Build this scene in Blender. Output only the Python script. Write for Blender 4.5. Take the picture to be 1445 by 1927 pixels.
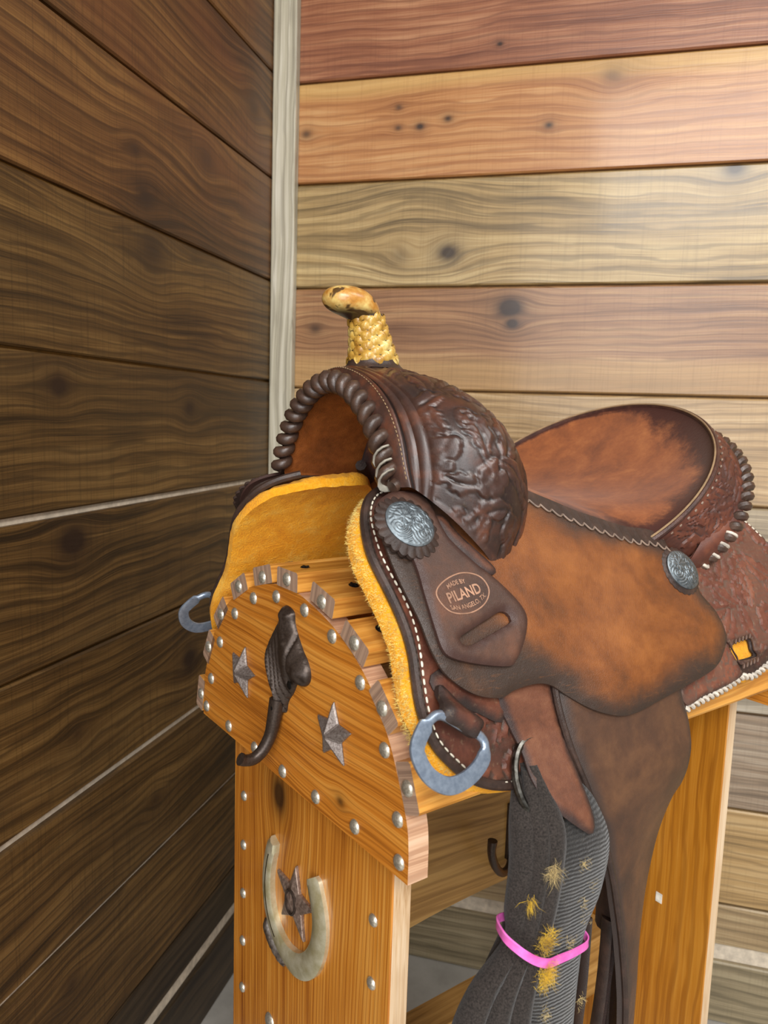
import bpy, bmesh, math, random
import numpy as np
from mathutils import Vector, Matrix
from mathutils.geometry import delaunay_2d_cdt

for o in list(bpy.data.objects):
    bpy.data.objects.remove(o)
scene = bpy.context.scene
COL = scene.collection
PI = math.pi

# ------------------------------------------------------------------ camera
cam_d = bpy.data.cameras.new('camera')
cam_d.sensor_fit = 'VERTICAL'
cam_d.sensor_height = 36.0
cam_d.sensor_width = 27.0
cam_d.lens = 36.0 * 1422.94 / 1927.0
cam_d.clip_start = 0.02
cam_d.dof.use_dof = True
cam_d.dof.focus_distance = 0.74
cam_d.dof.aperture_fstop = 9.0
cam = bpy.data.objects.new('camera', cam_d)
COL.objects.link(cam)
yaw, pitch, roll = -.258865, .125038, -.0319545
fwd = Vector((math.sin(yaw), math.cos(yaw), 0))
rgt = Vector((math.cos(yaw), -math.sin(yaw), 0))
dwn = Vector((0, 0, -1))
f2 = math.cos(pitch) * fwd + math.sin(pitch) * dwn
d2 = math.cos(pitch) * dwn - math.sin(pitch) * fwd
r3 = math.cos(roll) * rgt + math.sin(roll) * d2
d3 = math.cos(roll) * d2 - math.sin(roll) * rgt
m = Matrix((r3, -d3, -f2)).transposed().to_4x4()
m.translation = (0.59735, -1.38164, 1.08)
cam.matrix_world = m
scene.camera = cam

# ------------------------------------------------------------------ light and exposure
world = bpy.data.worlds.new('world')
scene.world = world
world.use_nodes = True
bg = world.node_tree.nodes['Background']
bg.inputs[0].default_value = (1.0, 0.985, 0.96, 1)
bg.inputs[1].default_value = 0.32


def area_light(name, loc, target, sx, sy, power, col=(1, 1, 1)):
    d = bpy.data.lights.new(name, 'AREA')
    d.shape = 'RECTANGLE'
    d.size = sx
    d.size_y = sy
    d.energy = power
    d.color = col
    o = bpy.data.objects.new(name, d)
    COL.objects.link(o)
    o.location = loc
    o.rotation_euler = (Vector(target) - Vector(loc)).to_track_quat('-Z', 'Y').to_euler()
    return o


area_light('ceiling_light', (1.30, -2.75, 2.40), (0.75, -0.4, 0.9), 1.5, 0.7, 68, (1, .985, .96))
area_light('ceiling_light.001', (1.75, -0.95, 2.45), (1.2, -0.3, 1.0), 1.0, 0.6, 17, (1, .985, .96))
area_light('front_fill_light', (0.95, -3.35, 1.25), (0.6, -0.5, 0.85), 1.6, 2.0, 64, (.97, .985, 1))  # frontal fill added behind the camera to brighten the fleece lining
vs = scene.view_settings
vs.view_transform = 'Standard'
vs.look = 'None'
vs.exposure = -0.27
vs.gamma = 1.0
vs.use_curve_mapping = False

# ------------------------------------------------------------------ basic helpers
LINKED = []


def lin(c):
    return tuple(((x / 255 / 12.92) if x / 255 <= .04045 else ((x / 255 + .055) / 1.055) ** 2.4) for x in c) + (1,)


def link(o, parent=None, label=None, cat=None, group=None, kind=None):
    COL.objects.link(o)
    if parent is not None:
        o.parent = parent
    if label:
        o['label'] = label
    if cat:
        o['category'] = cat
    if group:
        o['group'] = group
    if kind:
        o['kind'] = kind
    return o


def empty(name, loc, rz=0, **kw):
    o = bpy.data.objects.new(name, None)
    o.empty_display_size = .05
    o.location = loc
    o.rotation_euler = (0, 0, rz)
    return link(o, **kw)


def mesh_from(name, V, F, smooth=True, attrs=None):
    me = bpy.data.meshes.new(name)
    me.from_pydata([tuple(v) for v in V], [], F)
    if attrs:
        for k, a in attrs.items():
            at = me.attributes.new(k, 'FLOAT', 'POINT')
            at.data.foreach_set('value', np.asarray(a, dtype=np.float32))
    bm = bmesh.new()
    bm.from_mesh(me)
    bmesh.ops.recalc_face_normals(bm, faces=bm.faces)
    bm.to_mesh(me)
    bm.free()
    if smooth:
        me.polygons.foreach_set('use_smooth', [True] * len(me.polygons))
        try:
            me.set_sharp_from_angle(angle=math.radians(42))
        except Exception:
            pass
    me.update()
    return me


def mobj(name, V, F, mat, parent=None, smooth=True, attrs=None, **kw):
    me = mesh_from(name, V, F, smooth, attrs)
    me.materials.append(mat)
    o = bpy.data.objects.new(name, me)
    return link(o, parent, **kw)


def share(name, me, parent, loc, rot=None, scale=None, **kw):
    o = bpy.data.objects.new(name, me)
    o.location = loc
    if rot is not None:
        o.rotation_euler = rot
    if scale is not None:
        o.scale = scale
    return link(o, parent, **kw)


def crom(P, n=8, closed=False):
    P = np.asarray(P, float)
    m = len(P)
    out = []
    rng = range(m) if closed else range(m - 1)
    for i in rng:
        if closed:
            a, b, c, d = P[(i - 1) % m], P[i], P[(i + 1) % m], P[(i + 2) % m]
        else:
            b, c = P[i], P[i + 1]
            a = P[i - 1] if i > 0 else 2 * b - c
            d = P[i + 2] if i + 2 < m else 2 * c - b
        for k in range(n):
            t = k / n
            out.append(.5 * (2 * b + (c - a) * t + (2 * a - 5 * b + 4 * c - d) * t * t + (3 * b - a - 3 * c + d) * t ** 3))
    if not closed:
        out.append(P[-1])
    return np.array(out)


def resample(P, step, closed=False):
    P = np.asarray(P, float)
    Q = np.vstack([P, P[:1]]) if closed else P
    L = np.concatenate([[0], np.cumsum(np.linalg.norm(np.diff(Q, axis=0), axis=1))])
    n = max(3, int(round(L[-1] / step)))
    t = np.linspace(0, L[-1], n + 1)
    if closed:
        t = t[:-1]
    return np.stack([np.interp(t, L, Q[:, k]) for k in range(Q.shape[1])], 1)


def frames(P, closed=False):
    P = np.asarray(P, float)
    if closed:
        T = np.roll(P, -1, 0) - np.roll(P, 1, 0)
    else:
        T = np.gradient(P, axis=0)
    T /= np.linalg.norm(T, axis=1)[:, None] + 1e-12
    up = np.array([0, 0, 1.]) if abs(T[0][2]) < .9 else np.array([1., 0, 0])
    n0 = up - T[0] * (up @ T[0])
    n0 /= np.linalg.norm(n0)
    N = [n0]
    for i in range(1, len(P)):
        n = N[-1] - T[i] * (N[-1] @ T[i])
        n /= np.linalg.norm(n) + 1e-12
        N.append(n)
    N = np.array(N)
    return T, N, np.cross(T, N)


def tube_geo(P, r, seg=8, closed=False, sx=1.0, sy=1.0):
    P = np.asarray(P, float)
    T, N, B = frames(P, closed)
    R = np.broadcast_to(np.asarray(r, float), (len(P),))
    V, F = [], []
    for i in range(len(P)):
        for k in range(seg):
            a = 2 * PI * k / seg
            V.append(P[i] + R[i] * (sx * math.cos(a) * N[i] + sy * math.sin(a) * B[i]))
    n = len(P)
    for i in range(n if closed else n - 1):
        j = (i + 1) % n
        for k in range(seg):
            l = (k + 1) % seg
            F.append((i * seg + k, i * seg + l, j * seg + l, j * seg + k))
    if not closed:
        F.append(tuple(range(seg)))
        F.append(tuple(range((n - 1) * seg, n * seg)))
    return V, F


def join(*gs):
    V, F = [], []
    for v, f in gs:
        o = len(V)
        V += [tuple(x) for x in v]
        F += [tuple(i + o for i in q) for q in f]
    return V, F


def coil_path(P, r, pitch, closed=False, ppt=10, phase=0.0):
    """helix wound around the polyline P"""
    P = resample(P, .0015, closed)
    T, N, B = frames(P, closed)
    L = np.concatenate([[0], np.cumsum(np.linalg.norm(np.diff(P, axis=0), axis=1))])
    n = int(L[-1] / pitch * ppt)
    t = np.linspace(0, L[-1], n)
    ip = lambda A: np.stack([np.interp(t, L, A[:, k]) for k in range(3)], 1)
    a = 2 * PI * t / pitch + phase
    return ip(P) + r * (np.cos(a)[:, None] * ip(N) + np.sin(a)[:, None] * ip(B))


def box_geo(x0, x1, y0, y1, z0, z1):
    V = [(x, y, z) for z in (z0, z1) for y in (y0, y1) for x in (x0, x1)]
    return V, [(0, 1, 3, 2), (4, 5, 7, 6), (0, 1, 5, 4), (2, 3, 7, 6), (0, 2, 6, 4), (1, 3, 7, 5)]


def bevel_mesh(me, w=.0015, seg=1):
    bm = bmesh.new()
    bm.from_mesh(me)
    es = [e for e in bm.edges if len(e.link_faces) == 2 and e.calc_face_angle(0) > .5]
    bmesh.ops.bevel(bm, geom=es, offset=w, segments=seg, profile=.5, affect='EDGES')
    bm.to_mesh(me)
    bm.free()
    return me


# ------------------------------------------------------------------ node helpers
class NT:
    def __init__(self, name):
        self.m = bpy.data.materials.new(name)
        self.m.use_nodes = True
        self.t = self.m.node_tree
        self.b = self.t.nodes['Principled BSDF']

    def n(self, typ, **kw):
        x = self.t.nodes.new(typ)
        for k, v in kw.items():
            setattr(x, k, v)
        return x

    def l(self, a, b):
        self.t.links.new(a, b)

    def put(self, sock, v):
        if hasattr(v, 'is_linked') or isinstance(v, bpy.types.NodeSocket):
            self.l(v, sock)
        else:
            sock.default_value = v

    def math(self, op, a, b=0.0, c=None, clamp=False):
        x = self.n('ShaderNodeMath', operation=op)
        x.use_clamp = clamp
        self.put(x.inputs[0], a)
        self.put(x.inputs[1], b)
        if c is not None:
            self.put(x.inputs[2], c)
        return x.outputs[0]

    def comb(self, a, b, c):
        x = self.n('ShaderNodeCombineXYZ')
        for i, v in enumerate((a, b, c)):
            self.put(x.inputs[i], v)
        return x.outputs[0]

    def noise(self, vec, scale=1.0, detail=4, rough=.55, dist=0.0):
        x = self.n('ShaderNodeTexNoise')
        if vec is not None:
            self.l(vec, x.inputs['Vector'])
        x.inputs['Scale'].default_value = scale
        x.inputs['Detail'].default_value = detail
        x.inputs['Roughness'].default_value = rough
        x.inputs['Distortion'].default_value = dist
        return x.outputs[0]

    def ramp(self, fac, stops):
        x = self.n('ShaderNodeValToRGB')
        e = x.color_ramp.elements
        while len(e) < len(stops):
            e.new(.5)
        for i, (p, c) in enumerate(stops):
            e[i].position = p
            e[i].color = c if len(c) == 4 else lin(c)
        self.l(fac, x.inputs[0])
        return x.outputs[0]

    def mix(self, fac, a, b, typ='MIX'):
        x = self.n('ShaderNodeMix', data_type='RGBA', blend_type=typ)
        self.put(x.inputs[0], fac)
        self.put(x.inputs[6], a)
        self.put(x.inputs[7], b)
        return x.outputs[2]

    def smooth(self, v, a, b):
        x = self.n('ShaderNodeMapRange', interpolation_type='SMOOTHSTEP')
        self.put(x.inputs[0], v)
        x.inputs[1].default_value = a
        x.inputs[2].default_value = b
        x.inputs[3].default_value = 0
        x.inputs[4].default_value = 1
        return x.outputs[0]

    def obj(self):
        return self.n('ShaderNodeTexCoord').outputs['Object']

    def attr(self, name):
        return self.n('ShaderNodeAttribute', attribute_name=name).outputs['Fac']

    def bump(self, h, strength=.3, dist=.002):
        x = self.n('ShaderNodeBump')
        x.inputs['Strength'].default_value = strength
        x.inputs['Distance'].default_value = dist
        self.l(h, x.inputs['Height'])
        self.l(x.outputs[0], self.b.inputs['Normal'])

    def fin(self, col=None, rough=.5, metal=0.0, coat=0.0, coat_r=.15, spec=.5, sheen=0.0):
        if col is not None:
            self.put(self.b.inputs['Base Color'], col)
        self.put(self.b.inputs['Roughness'], rough)
        self.b.inputs['Metallic'].default_value = metal
        self.b.inputs['Coat Weight'].default_value = coat
        self.b.inputs['Coat Roughness'].default_value = coat_r
        self.b.inputs['Specular IOR Level'].default_value = spec
        self.b.inputs['Sheen Weight'].default_value = sheen
        return self.m


def wood(name, dark, mid, light, along='x', across='z', seed=0.0, fs=55., knots=(), rough=.45, coat=.0,
         blot=None, blot_c=None, streak=.5, saw=0.0, wav=.02, band=None, rings=60., ring_k=.4):
    """along/across: object axes of the grain; knots: (along, across, radius, darkness)"""
    g = NT(name)
    sp = g.n('ShaderNodeSeparateXYZ')
    g.l(g.obj(), sp.inputs[0])
    ax = {'x': sp.outputs[0], 'y': sp.outputs[1], 'z': sp.outputs[2]}
    third = ax[[k for k in 'xyz' if k not in (along, across)][0]]
    a, b = ax[along], ax[across]
    wv = g.noise(g.comb(g.math('MULTIPLY', a, 2.2), g.math('MULTIPLY', b, 5.0), g.math('ADD', g.math('MULTIPLY', third, 5.), seed)), 1.0, 2, .5)
    bb = g.math('ADD', b, g.math('MULTIPLY', g.math('SUBTRACT', wv, .5), wav * 2))
    kd = None
    for (ka, kb, kr, kk) in knots:
        da = g.math('SUBTRACT', a, ka)
        db = g.math('SUBTRACT', b, kb)
        d2_ = g.math('ADD', g.math('POWER', g.math('ABSOLUTE', g.math('DIVIDE', da, kr * 1.35)), 2.0), g.math('POWER', g.math('ABSOLUTE', g.math('DIVIDE', db, kr)), 2.0))
        ex = g.math('EXPONENT', g.math('MULTIPLY', d2_, -.16))
        bb = g.math('SUBTRACT', bb, g.math('MULTIPLY', db, g.math('MULTIPLY', ex, .82)))
        k1 = g.math('MULTIPLY', g.math('EXPONENT', g.math('MULTIPLY', d2_, -1.1)), kk)
        k2 = g.math('MULTIPLY', g.math('EXPONENT', g.math('MULTIPLY', d2_, -.18)), kk * .35)
        k1 = g.math('ADD', k1, k2)
        kd = k1 if kd is None else g.math('MAXIMUM', kd, k1)
    v1 = g.comb(g.math('MULTIPLY', a, 2.0), g.math('MULTIPLY', bb, fs), g.math('ADD', g.math('MULTIPLY', third, fs * .5), seed * 3.1))
    n1 = g.noise(v1, 1.0, 3, .55, .25)
    v2 = g.comb(g.math('MULTIPLY', a, 7.0), g.math('MULTIPLY', bb, fs * 7), g.math('ADD', g.math('MULTIPLY', third, fs * 6), seed))
    n2 = g.noise(v2, 1.0, 3, .6)
    n3 = g.noise(g.comb(g.math('MULTIPLY', a, 3.5), g.math('MULTIPLY', b, 9.), seed + 7.3), 1.0, 3, .6)
    val = g.math('ADD', g.math('MULTIPLY', g.math('SUBTRACT', n1, .5), 1.5 * streak * 2), g.math('MULTIPLY', g.math('SUBTRACT', n2, .5), 1.0))
    val = g.math('ADD', val, g.math('MULTIPLY', g.math('SUBTRACT', n3, .5), .9))
    val = g.math('ADD', val, .5, clamp=True)
    col = g.ramp(val, [(.08, dark), (.5, mid), (.95, light)])
    rv = g.math('ADD', g.math('MULTIPLY', bb, rings), g.math('ADD', g.math('MULTIPLY', n1, 1.3), g.math('ADD', g.math('MULTIPLY', n3, 2.2), seed)))
    rs_ = g.math('SINE', g.math('MULTIPLY', rv, 2 * PI))
    col = g.mix(g.math('MULTIPLY', g.math('MULTIPLY', g.smooth(rs_, .35, 1.0), ring_k * 1.3), g.math('ADD', g.math('MULTIPLY', n2, .9), .4)), col, lin(dark))
    if blot is not None:
        nb = g.noise(g.comb(g.math('MULTIPLY', a, 2.6), g.math('MULTIPLY', b, 7.), seed + 21.), 1.0, 3, .6)
        col = g.mix(g.math('MULTIPLY', g.smooth(nb, .45, .68), blot), col, lin(blot_c))
    if band is not None:
        z0, z1, bc = band
        e = g.smooth(g.math('ADD', b, g.math('MULTIPLY', g.math('SUBTRACT', wv, .5), .03)), z0, z1)
        col = g.mix(g.math('MULTIPLY', e, .75), col, g.mix(.65, col, lin(bc)))
    if saw > 0:
        ns = g.noise(g.comb(g.math('MULTIPLY', a, 420.), g.math('MULTIPLY', b, 9.), seed), 1.0, 1, .4)
        col = g.mix(g.math('MULTIPLY', g.smooth(ns, .5, .75), saw), col, lin(dark))
    if kd is not None:
        col = g.mix(g.math('MINIMUM', kd, .93), col, lin((34, 20, 14)))
    g.bump(g.math('ADD', n2, n1), .22, .0012)
    rr = g.math('ADD', rough - .08, g.math('MULTIPLY', n2, .2))
    return g.fin(col, rr, coat=coat, coat_r=.12, spec=.4)


def leather(name, base, dark, light, rough=.45, scale=30., grain=900., bump=.25, edge=None, edge_w=.02, cav=None,
            coat=0.0, sheen=0.0, spec=.45, dust=0.0, wrinkle=0.0):
    g = NT(name)
    co = g.obj()
    n1 = g.noise(co, scale, 5, .6, .4)
    n2 = g.noise(co, scale * 5, 4, .65)
    val = g.math('ADD', g.math('MULTIPLY', n1, .75), g.math('MULTIPLY', n2, .25))
    col = g.ramp(val, [(.30, dark), (.5, base), (.72, light)])
    if edge is not None:
        ea = g.math('ADD', g.attr('edge'), g.math('MULTIPLY', g.math('SUBTRACT', n1, .5), edge_w * 1.3))
        col = g.mix(g.math('SUBTRACT', 1.0, g.smooth(ea, .0005, edge_w)), col, lin(edge))
    if cav is not None:
        h = g.attr('relief')
        col = g.mix(g.math('SUBTRACT', 1.0, g.smooth(h, .05, .55)), col, lin(cav))
    vo = g.n('ShaderNodeTexVoronoi', feature='DISTANCE_TO_EDGE')
    vo.inputs['Scale'].default_value = grain
    g.l(co, vo.inputs['Vector'])
    n3 = g.noise(co, grain * .7, 2, .6)
    hgt = g.math('ADD', g.math('MULTIPLY', g.smooth(vo.outputs[0], 0, .25), .5), n3)
    if wrinkle > 0:
        wr = g.noise(g.comb(*[g.math('MULTIPLY', s, k) for s, k in zip(sepxyz(g, co), (60., 60., 330.))]), 1.0, 4, .65, 1.2)
        hgt = g.math('ADD', hgt, g.math('MULTIPLY', wr, wrinkle))
        col = g.mix(g.math('MULTIPLY', g.smooth(wr, .55, .7), .13), col, lin(light))
    if dust > 0:
        nd = g.noise(co, 220., 4, .7)
        col = g.mix(g.math('MULTIPLY', g.smooth(nd, .56, .72), dust), col, lin((150, 128, 100)))
    g.bump(hgt, bump, .0006)
    rr = g.math('ADD', rough - .1, g.math('MULTIPLY', n2, .25))
    return g.fin(col, rr, coat=coat, coat_r=.25, spec=spec, sheen=sheen)


def sepxyz(g, co):
    sp = g.n('ShaderNodeSeparateXYZ')
    g.l(co, sp.inputs[0])
    return sp.outputs[0], sp.outputs[1], sp.outputs[2]


def metal(name, col, rough=.3, dark=None, scale=120., bump=.1, m=1.0):
    g = NT(name)
    n = g.noise(g.obj(), scale, 4, .6)
    c = lin(col) if dark is None else g.ramp(n, [(.35, dark), (.65, col)])
    g.bump(n, bump, .0006)
    return g.fin(c, g.math('ADD', rough - .08, g.math('MULTIPLY', n, .16)), metal=m)


def plain(name, col, rough=.6, spec=.4, scale=80., var=.15, bump=.2, sheen=0.0):
    g = NT(name)
    n = g.noise(g.obj(), scale, 4, .6)
    d = tuple(int(x * (1 - var)) for x in col)
    h = tuple(min(255, int(x * (1 + var))) for x in col)
    g.bump(n, bump, .001)
    return g.fin(g.ramp(n, [(.3, d), (.7, h)]), rough, spec=spec, sheen=sheen)


# ------------------------------------------------------------------ the room
random.seed(3)
g = NT('concrete')
n = g.noise(g.obj(), 6., 6, .65)
n_ = g.noise(g.obj(), 60., 4, .6)
g.bump(n_, .2, .002)
MAT_FLOOR = g.fin(g.ramp(n, [(.3, (150, 146, 138)), (.7, (188, 184, 176))]), .55, coat=.15, coat_r=.3)
MAT_BACK = plain('wall_backing', (96, 70, 34), .8)
MAT_PALE = plain('pale_tongue', (205, 192, 172), .7, var=.1)
MAT_AMBER = plain('amber_tongue', (120, 84, 30), .6)

fl = mobj('floor', *box_geo(-.15, 3.2, -3.4, .15, -.05, 0), MAT_FLOOR, kind='structure', label='grey concrete floor of the tack room', smooth=False)

wall_back = mobj('wall_back', *box_geo(-.14, 2.6, .022, .10, 0, 2.7), MAT_BACK, kind='structure', label='back wall of wide stained pine planks', smooth=False)
wall_left = mobj('wall_left', *box_geo(-.10, -.022, -2.9, .022, 0, 2.7), MAT_BACK, kind='structure', label='left wall of dark brown pine planks', smooth=False)


def plank_mesh(length, z0, z1, axis, ch=.0025, th=.02):
    h = (z1 - z0) / 2
    sec = [(0.0 + ch, -h), (0, -h + ch), (0, h - ch), (ch, h), (th, h), (th, -h)]
    V, F = [], []
    for k in (0, 1):
        for d, z in sec:
            V.append((k * length, d, z) if axis == 'x' else (-d, -k * length, z))
    nn = len(sec)
    for i in range(nn):
        j = (i + 1) % nn
        F.append((i, j, nn + j, nn + i))
    F += [tuple(range(nn)), tuple(range(nn, 2 * nn))]
    return V, F


# seams measured from the floor; gap between planks
ZB = [.138, .230, .4115, .588, .768, .948, 1.130, 1.316, 1.504, 1.682, 1.865, 2.05, 2.235, 2.42, 2.605]
ZL = [.135, .2236, .408, .593, .7755, .957, 1.1415, 1.3295, 1.515, 1.700, 1.885, 2.07, 2.255, 2.44, 2.62]
PB = {  # dark, mid, light, knots (x, dz), extras
    0: ((92, 82, 62), (140, 126, 98), (170, 156, 126), [], {}),
    1: ((110, 92, 66), (158, 134, 98), (186, 166, 128), [], {}),
    2: ((112, 90, 58), (172, 140, 92), (196, 168, 122), [(1.02, -.02, .006, .6)], {}),
    3: ((96, 82, 68), (146, 126, 104), (176, 162, 142), [], {}),
    4: ((112, 102, 84), (168, 156, 136), (192, 184, 170), [], {}),
    5: ((116, 100, 76), (172, 154, 124), (196, 182, 156), [], {}),
    6: ((120, 94, 60), (176, 144, 100), (204, 178, 138), [], {}),
    7: ((98, 64, 40), (150, 108, 72), (182, 146, 102), [(.45, .055, .017, 1.0), (.455, .028, .009, .95), (.085, .018, .010, .55)], {'band': (-.02, -.05, (186, 150, 96))}),
    8: ((88, 70, 40), (160, 132, 86), (196, 172, 124), [(.335, -.035, .016, .8), (.27, .01, .03, .0), (.245, -.04, .016, .35), (.80, .085, .016, .75)], {'blot': .25, 'blot_c': (100, 82, 56)}),
    9: ((130, 78, 40), (170, 116, 68), (194, 150, 100), [(.275, .0, .006, .8), (.325, .01, .006, .7), (.50, -.012, .006, .7), (.235, .035, .005, .6), (.235, .0, .005, .6), (.06, .0, .008, .6), (.60, .06, .014, .4)], {'band': (.05, .075, (200, 166, 100))}),
    10: ((92, 50, 34), (142, 90, 62), (178, 130, 94), [(.41, -.055, .004, .8)], {}),
}
random.seed(11)
for i in range(len(ZB)):
    z0 = 0.0 if i == 0 else ZB[i - 1] + (.014 if i == 1 else .0025)
    z1 = ZB[i] - (.018 if i == 0 else .0015)
    if i == 0:
        z0, z1 = 0.0, ZB[0] - .020
    d, md, lt, kn, ex = PB.get(i, PB[random.choice([9, 10, 6])])
    mat = wood('back_plank_wood_%d' % i, d, md, lt, 'x', 'z', seed=i * 5.7 + 1, fs=70 + 14 * (i % 3), knots=kn, rough=.34, coat=.22,
               saw=.16, wav=.022, streak=.40, rings=48 + 11 * (i % 4), ring_k=.42, **ex)
    V, F = plank_mesh(2.45, z0, z1, 'x')
    o = mobj('plank', V, F, mat, wall_back, smooth=False)
    o.location = (0, 0, (z0 + z1) / 2)
    if i < len(ZB) - 1:
        zt = ZB[i]
        pale = i == 0
        o = mobj('tongue', *box_geo(0, 2.45, .010, .021, zt - .022, zt + .016), MAT_PALE if pale else MAT_AMBER, wall_back, smooth=False)

KL = {2: [(.62, .03, .012, .5)], 3: [(.42, .0, .012, .4)], 4: [(.32, .0, .022, .8), (.60, -.01, .010, .4)],
      5: [(.60, .055, .020, .95), (.20, -.02, .012, .0)], 6: [(.62, .055, .012, .9), (.32, .035, .012, .75)],
      7: [(.42, .065, .028, .6)], 8: [(.44, -.055, .018, .7), (.46, -.005, .008, .5), (.27, .045, .02, .45)], 9: [(.10, .0, .02, .5)]}
for i in range(len(ZL)):
    gap = {2: .0075, 3: .0095, 5: .0075}.get(i, .0022)
    z0 = 0.0 if i == 0 else ZL[i - 1] + (.012 if i == 1 else .0012)
    z1 = ZL[i] - gap
    if i == 0:
        z1 = ZL[0] - .018
    red = i in (8, 9, 10)
    cols = ((46, 27, 11), (94, 62, 31), (126, 90, 48)) if red else ((40, 27, 12), (88, 63, 31), (120, 91, 50))
    if i in (0, 1):
        cols = ((34, 26, 18), (62, 49, 34), (84, 68, 48))
    mat = wood('left_plank_wood_%d' % i, *cols, 'y', 'z', seed=i * 3.9 + 40, fs=74 + 12 * (i % 3), rings=44 + 9 * (i % 4), ring_k=.45,
               knots=[(-a, b, r, k) for a, b, r, k in KL.get(i, [])], rough=.42, coat=.06, saw=.28, wav=.026, streak=.5,
               blot=.5 if red else .25, blot_c=(104, 62, 34) if red else (56, 44, 30))
    V, F = plank_mesh(2.75, z0, z1, 'y')
    o = mobj('plank', V, F, mat, wall_left, smooth=False)
    o.location = (0, 0, (z0 + z1) / 2)
    if i < len(ZL) - 1:
        zt = ZL[i]
        pale = i in (0, 2, 3, 5)
        mobj('tongue', *box_geo(-.021, -.008, -2.75, 0, zt - .022, zt + .016), MAT_PALE if pale else MAT_AMBER, wall_left, smooth=False)

MAT_TRIM = wood('trim_wood', (122, 114, 98), (180, 172, 150), (216, 210, 196), 'z', 'x', seed=9, fs=120, rough=.4, coat=.1, streak=.4)
me = mesh_from('trim', *box_geo(.001, .046, -.021, 0, 0, 2.7), smooth=False)
bevel_mesh(me, .002)
me.materials.append(MAT_TRIM)
link(bpy.data.objects.new('trim_1', me), kind='structure', label='narrow pale grey-tan corner trim board')

# ------------------------------------------------------------------ stand frame: u along the rail, v across, w up (w = 0 is the arch panel's lower edge)
OX, OY, OZ = 0.3358985, -0.7386053, 0.7300144
TH = 0.6830999
RZ = PI / 2 - TH
P3 = lambda u, v, w: (u, -v, w)


def conv(V):
    return [(a, -b, c) for a, b, c in V]

# ------------------------------------------------------------------ saddle stand
stand = empty('saddle_stand', (OX, OY, 0), RZ, label='honey-varnished pine saddle stand with arched riveted end panel', cat='saddle stand')
Wd = dict(coat=.35, rough=.32)
MAT_PANEL = wood('panel_wood', (118, 60, 14), (196, 120, 38), (222, 154, 66), 'y', 'z', seed=4, fs=95, knots=[(-.100, .024, .005, .6)], wav=.03, streak=.34, rings=125., ring_k=.36, **Wd)
MAT_POST = wood('post_wood', (136, 70, 16), (198, 126, 42), (222, 160, 74), 'z', 'y', seed=12, fs=90, knots=[(-.040, .045, .016, .85)], wav=.012, streak=.42, rings=190., ring_k=.42, **Wd)
MAT_POST2 = wood('rear_post_wood', (134, 76, 16), (186, 120, 34), (208, 146, 56), 'z', 'y', seed=33, fs=46, wav=.012, streak=.3, **Wd)
MAT_SLAT = wood('slat_wood', (150, 88, 28), (214, 150, 66), (232, 180, 98), 'x', 'y', seed=8, fs=60, wav=.01, streak=.4, coat=.25, rough=.38)
MAT_BEAM = wood('beam_wood', (120, 84, 36), (172, 130, 70), (196, 156, 92), 'x', 'z', seed=17, fs=40, wav=.03, streak=.42, coat=.1, rough=.5)
MAT_END = wood('end_grain_wood', (118, 92, 76), (168, 136, 112), (196, 164, 136), 'z', 'y', seed=2, fs=160, wav=.03, rough=.7, coat=0, streak=.6)
MAT_EDGE = wood('sawn_edge_wood', (150, 104, 76), (204, 160, 126), (226, 190, 158), 'x', 'z', seed=6, fs=120, wav=.02, rough=.65, streak=.5)
MAT_BARE = wood('bare_edge_wood', (176, 130, 80), (214, 180, 140), (232, 206, 172), 'z', 'y', seed=15, fs=110, rough=.6, streak=.5)
MAT_RIVET = metal('antique_rivet_metal', (224, 218, 204), .34, (168, 160, 140), 500., .2, m=.75)
MAT_IRON = metal('cast_iron', (74, 62, 54), .36, (58, 48, 42), 500., .25, m=.55)
MAT_STAR = metal('star_metal', (150, 140, 134), .42, (112, 100, 94), 500., .5, m=.6)
MAT_SHOE = metal('horseshoe_metal', (222, 216, 188), .32, (188, 178, 136), 60., .25, m=.6)
MAT_SCREW = metal('black_screw', (34, 32, 30), .4, None, 300., .2, m=.7)
SL = (0, 0, OZ)

ARCH = [(.1954, 0), (.1952, .024), (.1925, .045), (.182, .072), (.167, .102), (.153, .120), (.139, .138), (.119, .1535), (.093, .168), (.068, .1775), (.042, .1845), (.02, .189), (0, .1895)]
ARCHF = [(v, w) for v, w in ARCH] + [(-v, w) for v, w in ARCH[-2::-1]]


def smooth_arch(w0):
    A = crom(np.array(ARCHF)[1:-1], 4)
    pts = [(.1954, w0)] + [tuple(p) for p in A if p[1] > w0 + .004] + [(-.1954, w0)]
    return pts


def prism_u(pts, u0, u1):
    n_ = len(pts)
    V = [P3(u0, v, w) for v, w in pts] + [P3(u1, v, w) for v, w in pts]
    F = [tuple(range(n_)), tuple(range(n_, 2 * n_))] + [(i, (i + 1) % n_, n_ + (i + 1) % n_, n_ + i) for i in range(n_)]
    return V, F


def stand_obj(name, geo, mat, smooth=False, mats=None, bev=None, **kw):
    me = mesh_from(name, *geo, smooth=smooth)
    if bev:
        bevel_mesh(me, bev)
    me.materials.append(mat)
    o = bpy.data.objects.new(name, me)
    link(o, stand, **kw)
    o.location = SL
    return o


TP = .0193


def end_panel(u0, u1, w0, label):
    o = stand_obj('arch_panel', prism_u(smooth_arch(w0), u0, u1), MAT_PANEL, label=label)
    o.data.materials.append(MAT_EDGE)
    for p in o.data.polygons:
        if abs(p.normal.x) < .5:
            p.material_index = 1
    return o


front_panel = end_panel(0, TP, 0, 'arched front panel with studs along its edge')
rear_panel = end_panel(.5335, .5528, .03, 'arched rear panel')
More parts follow.
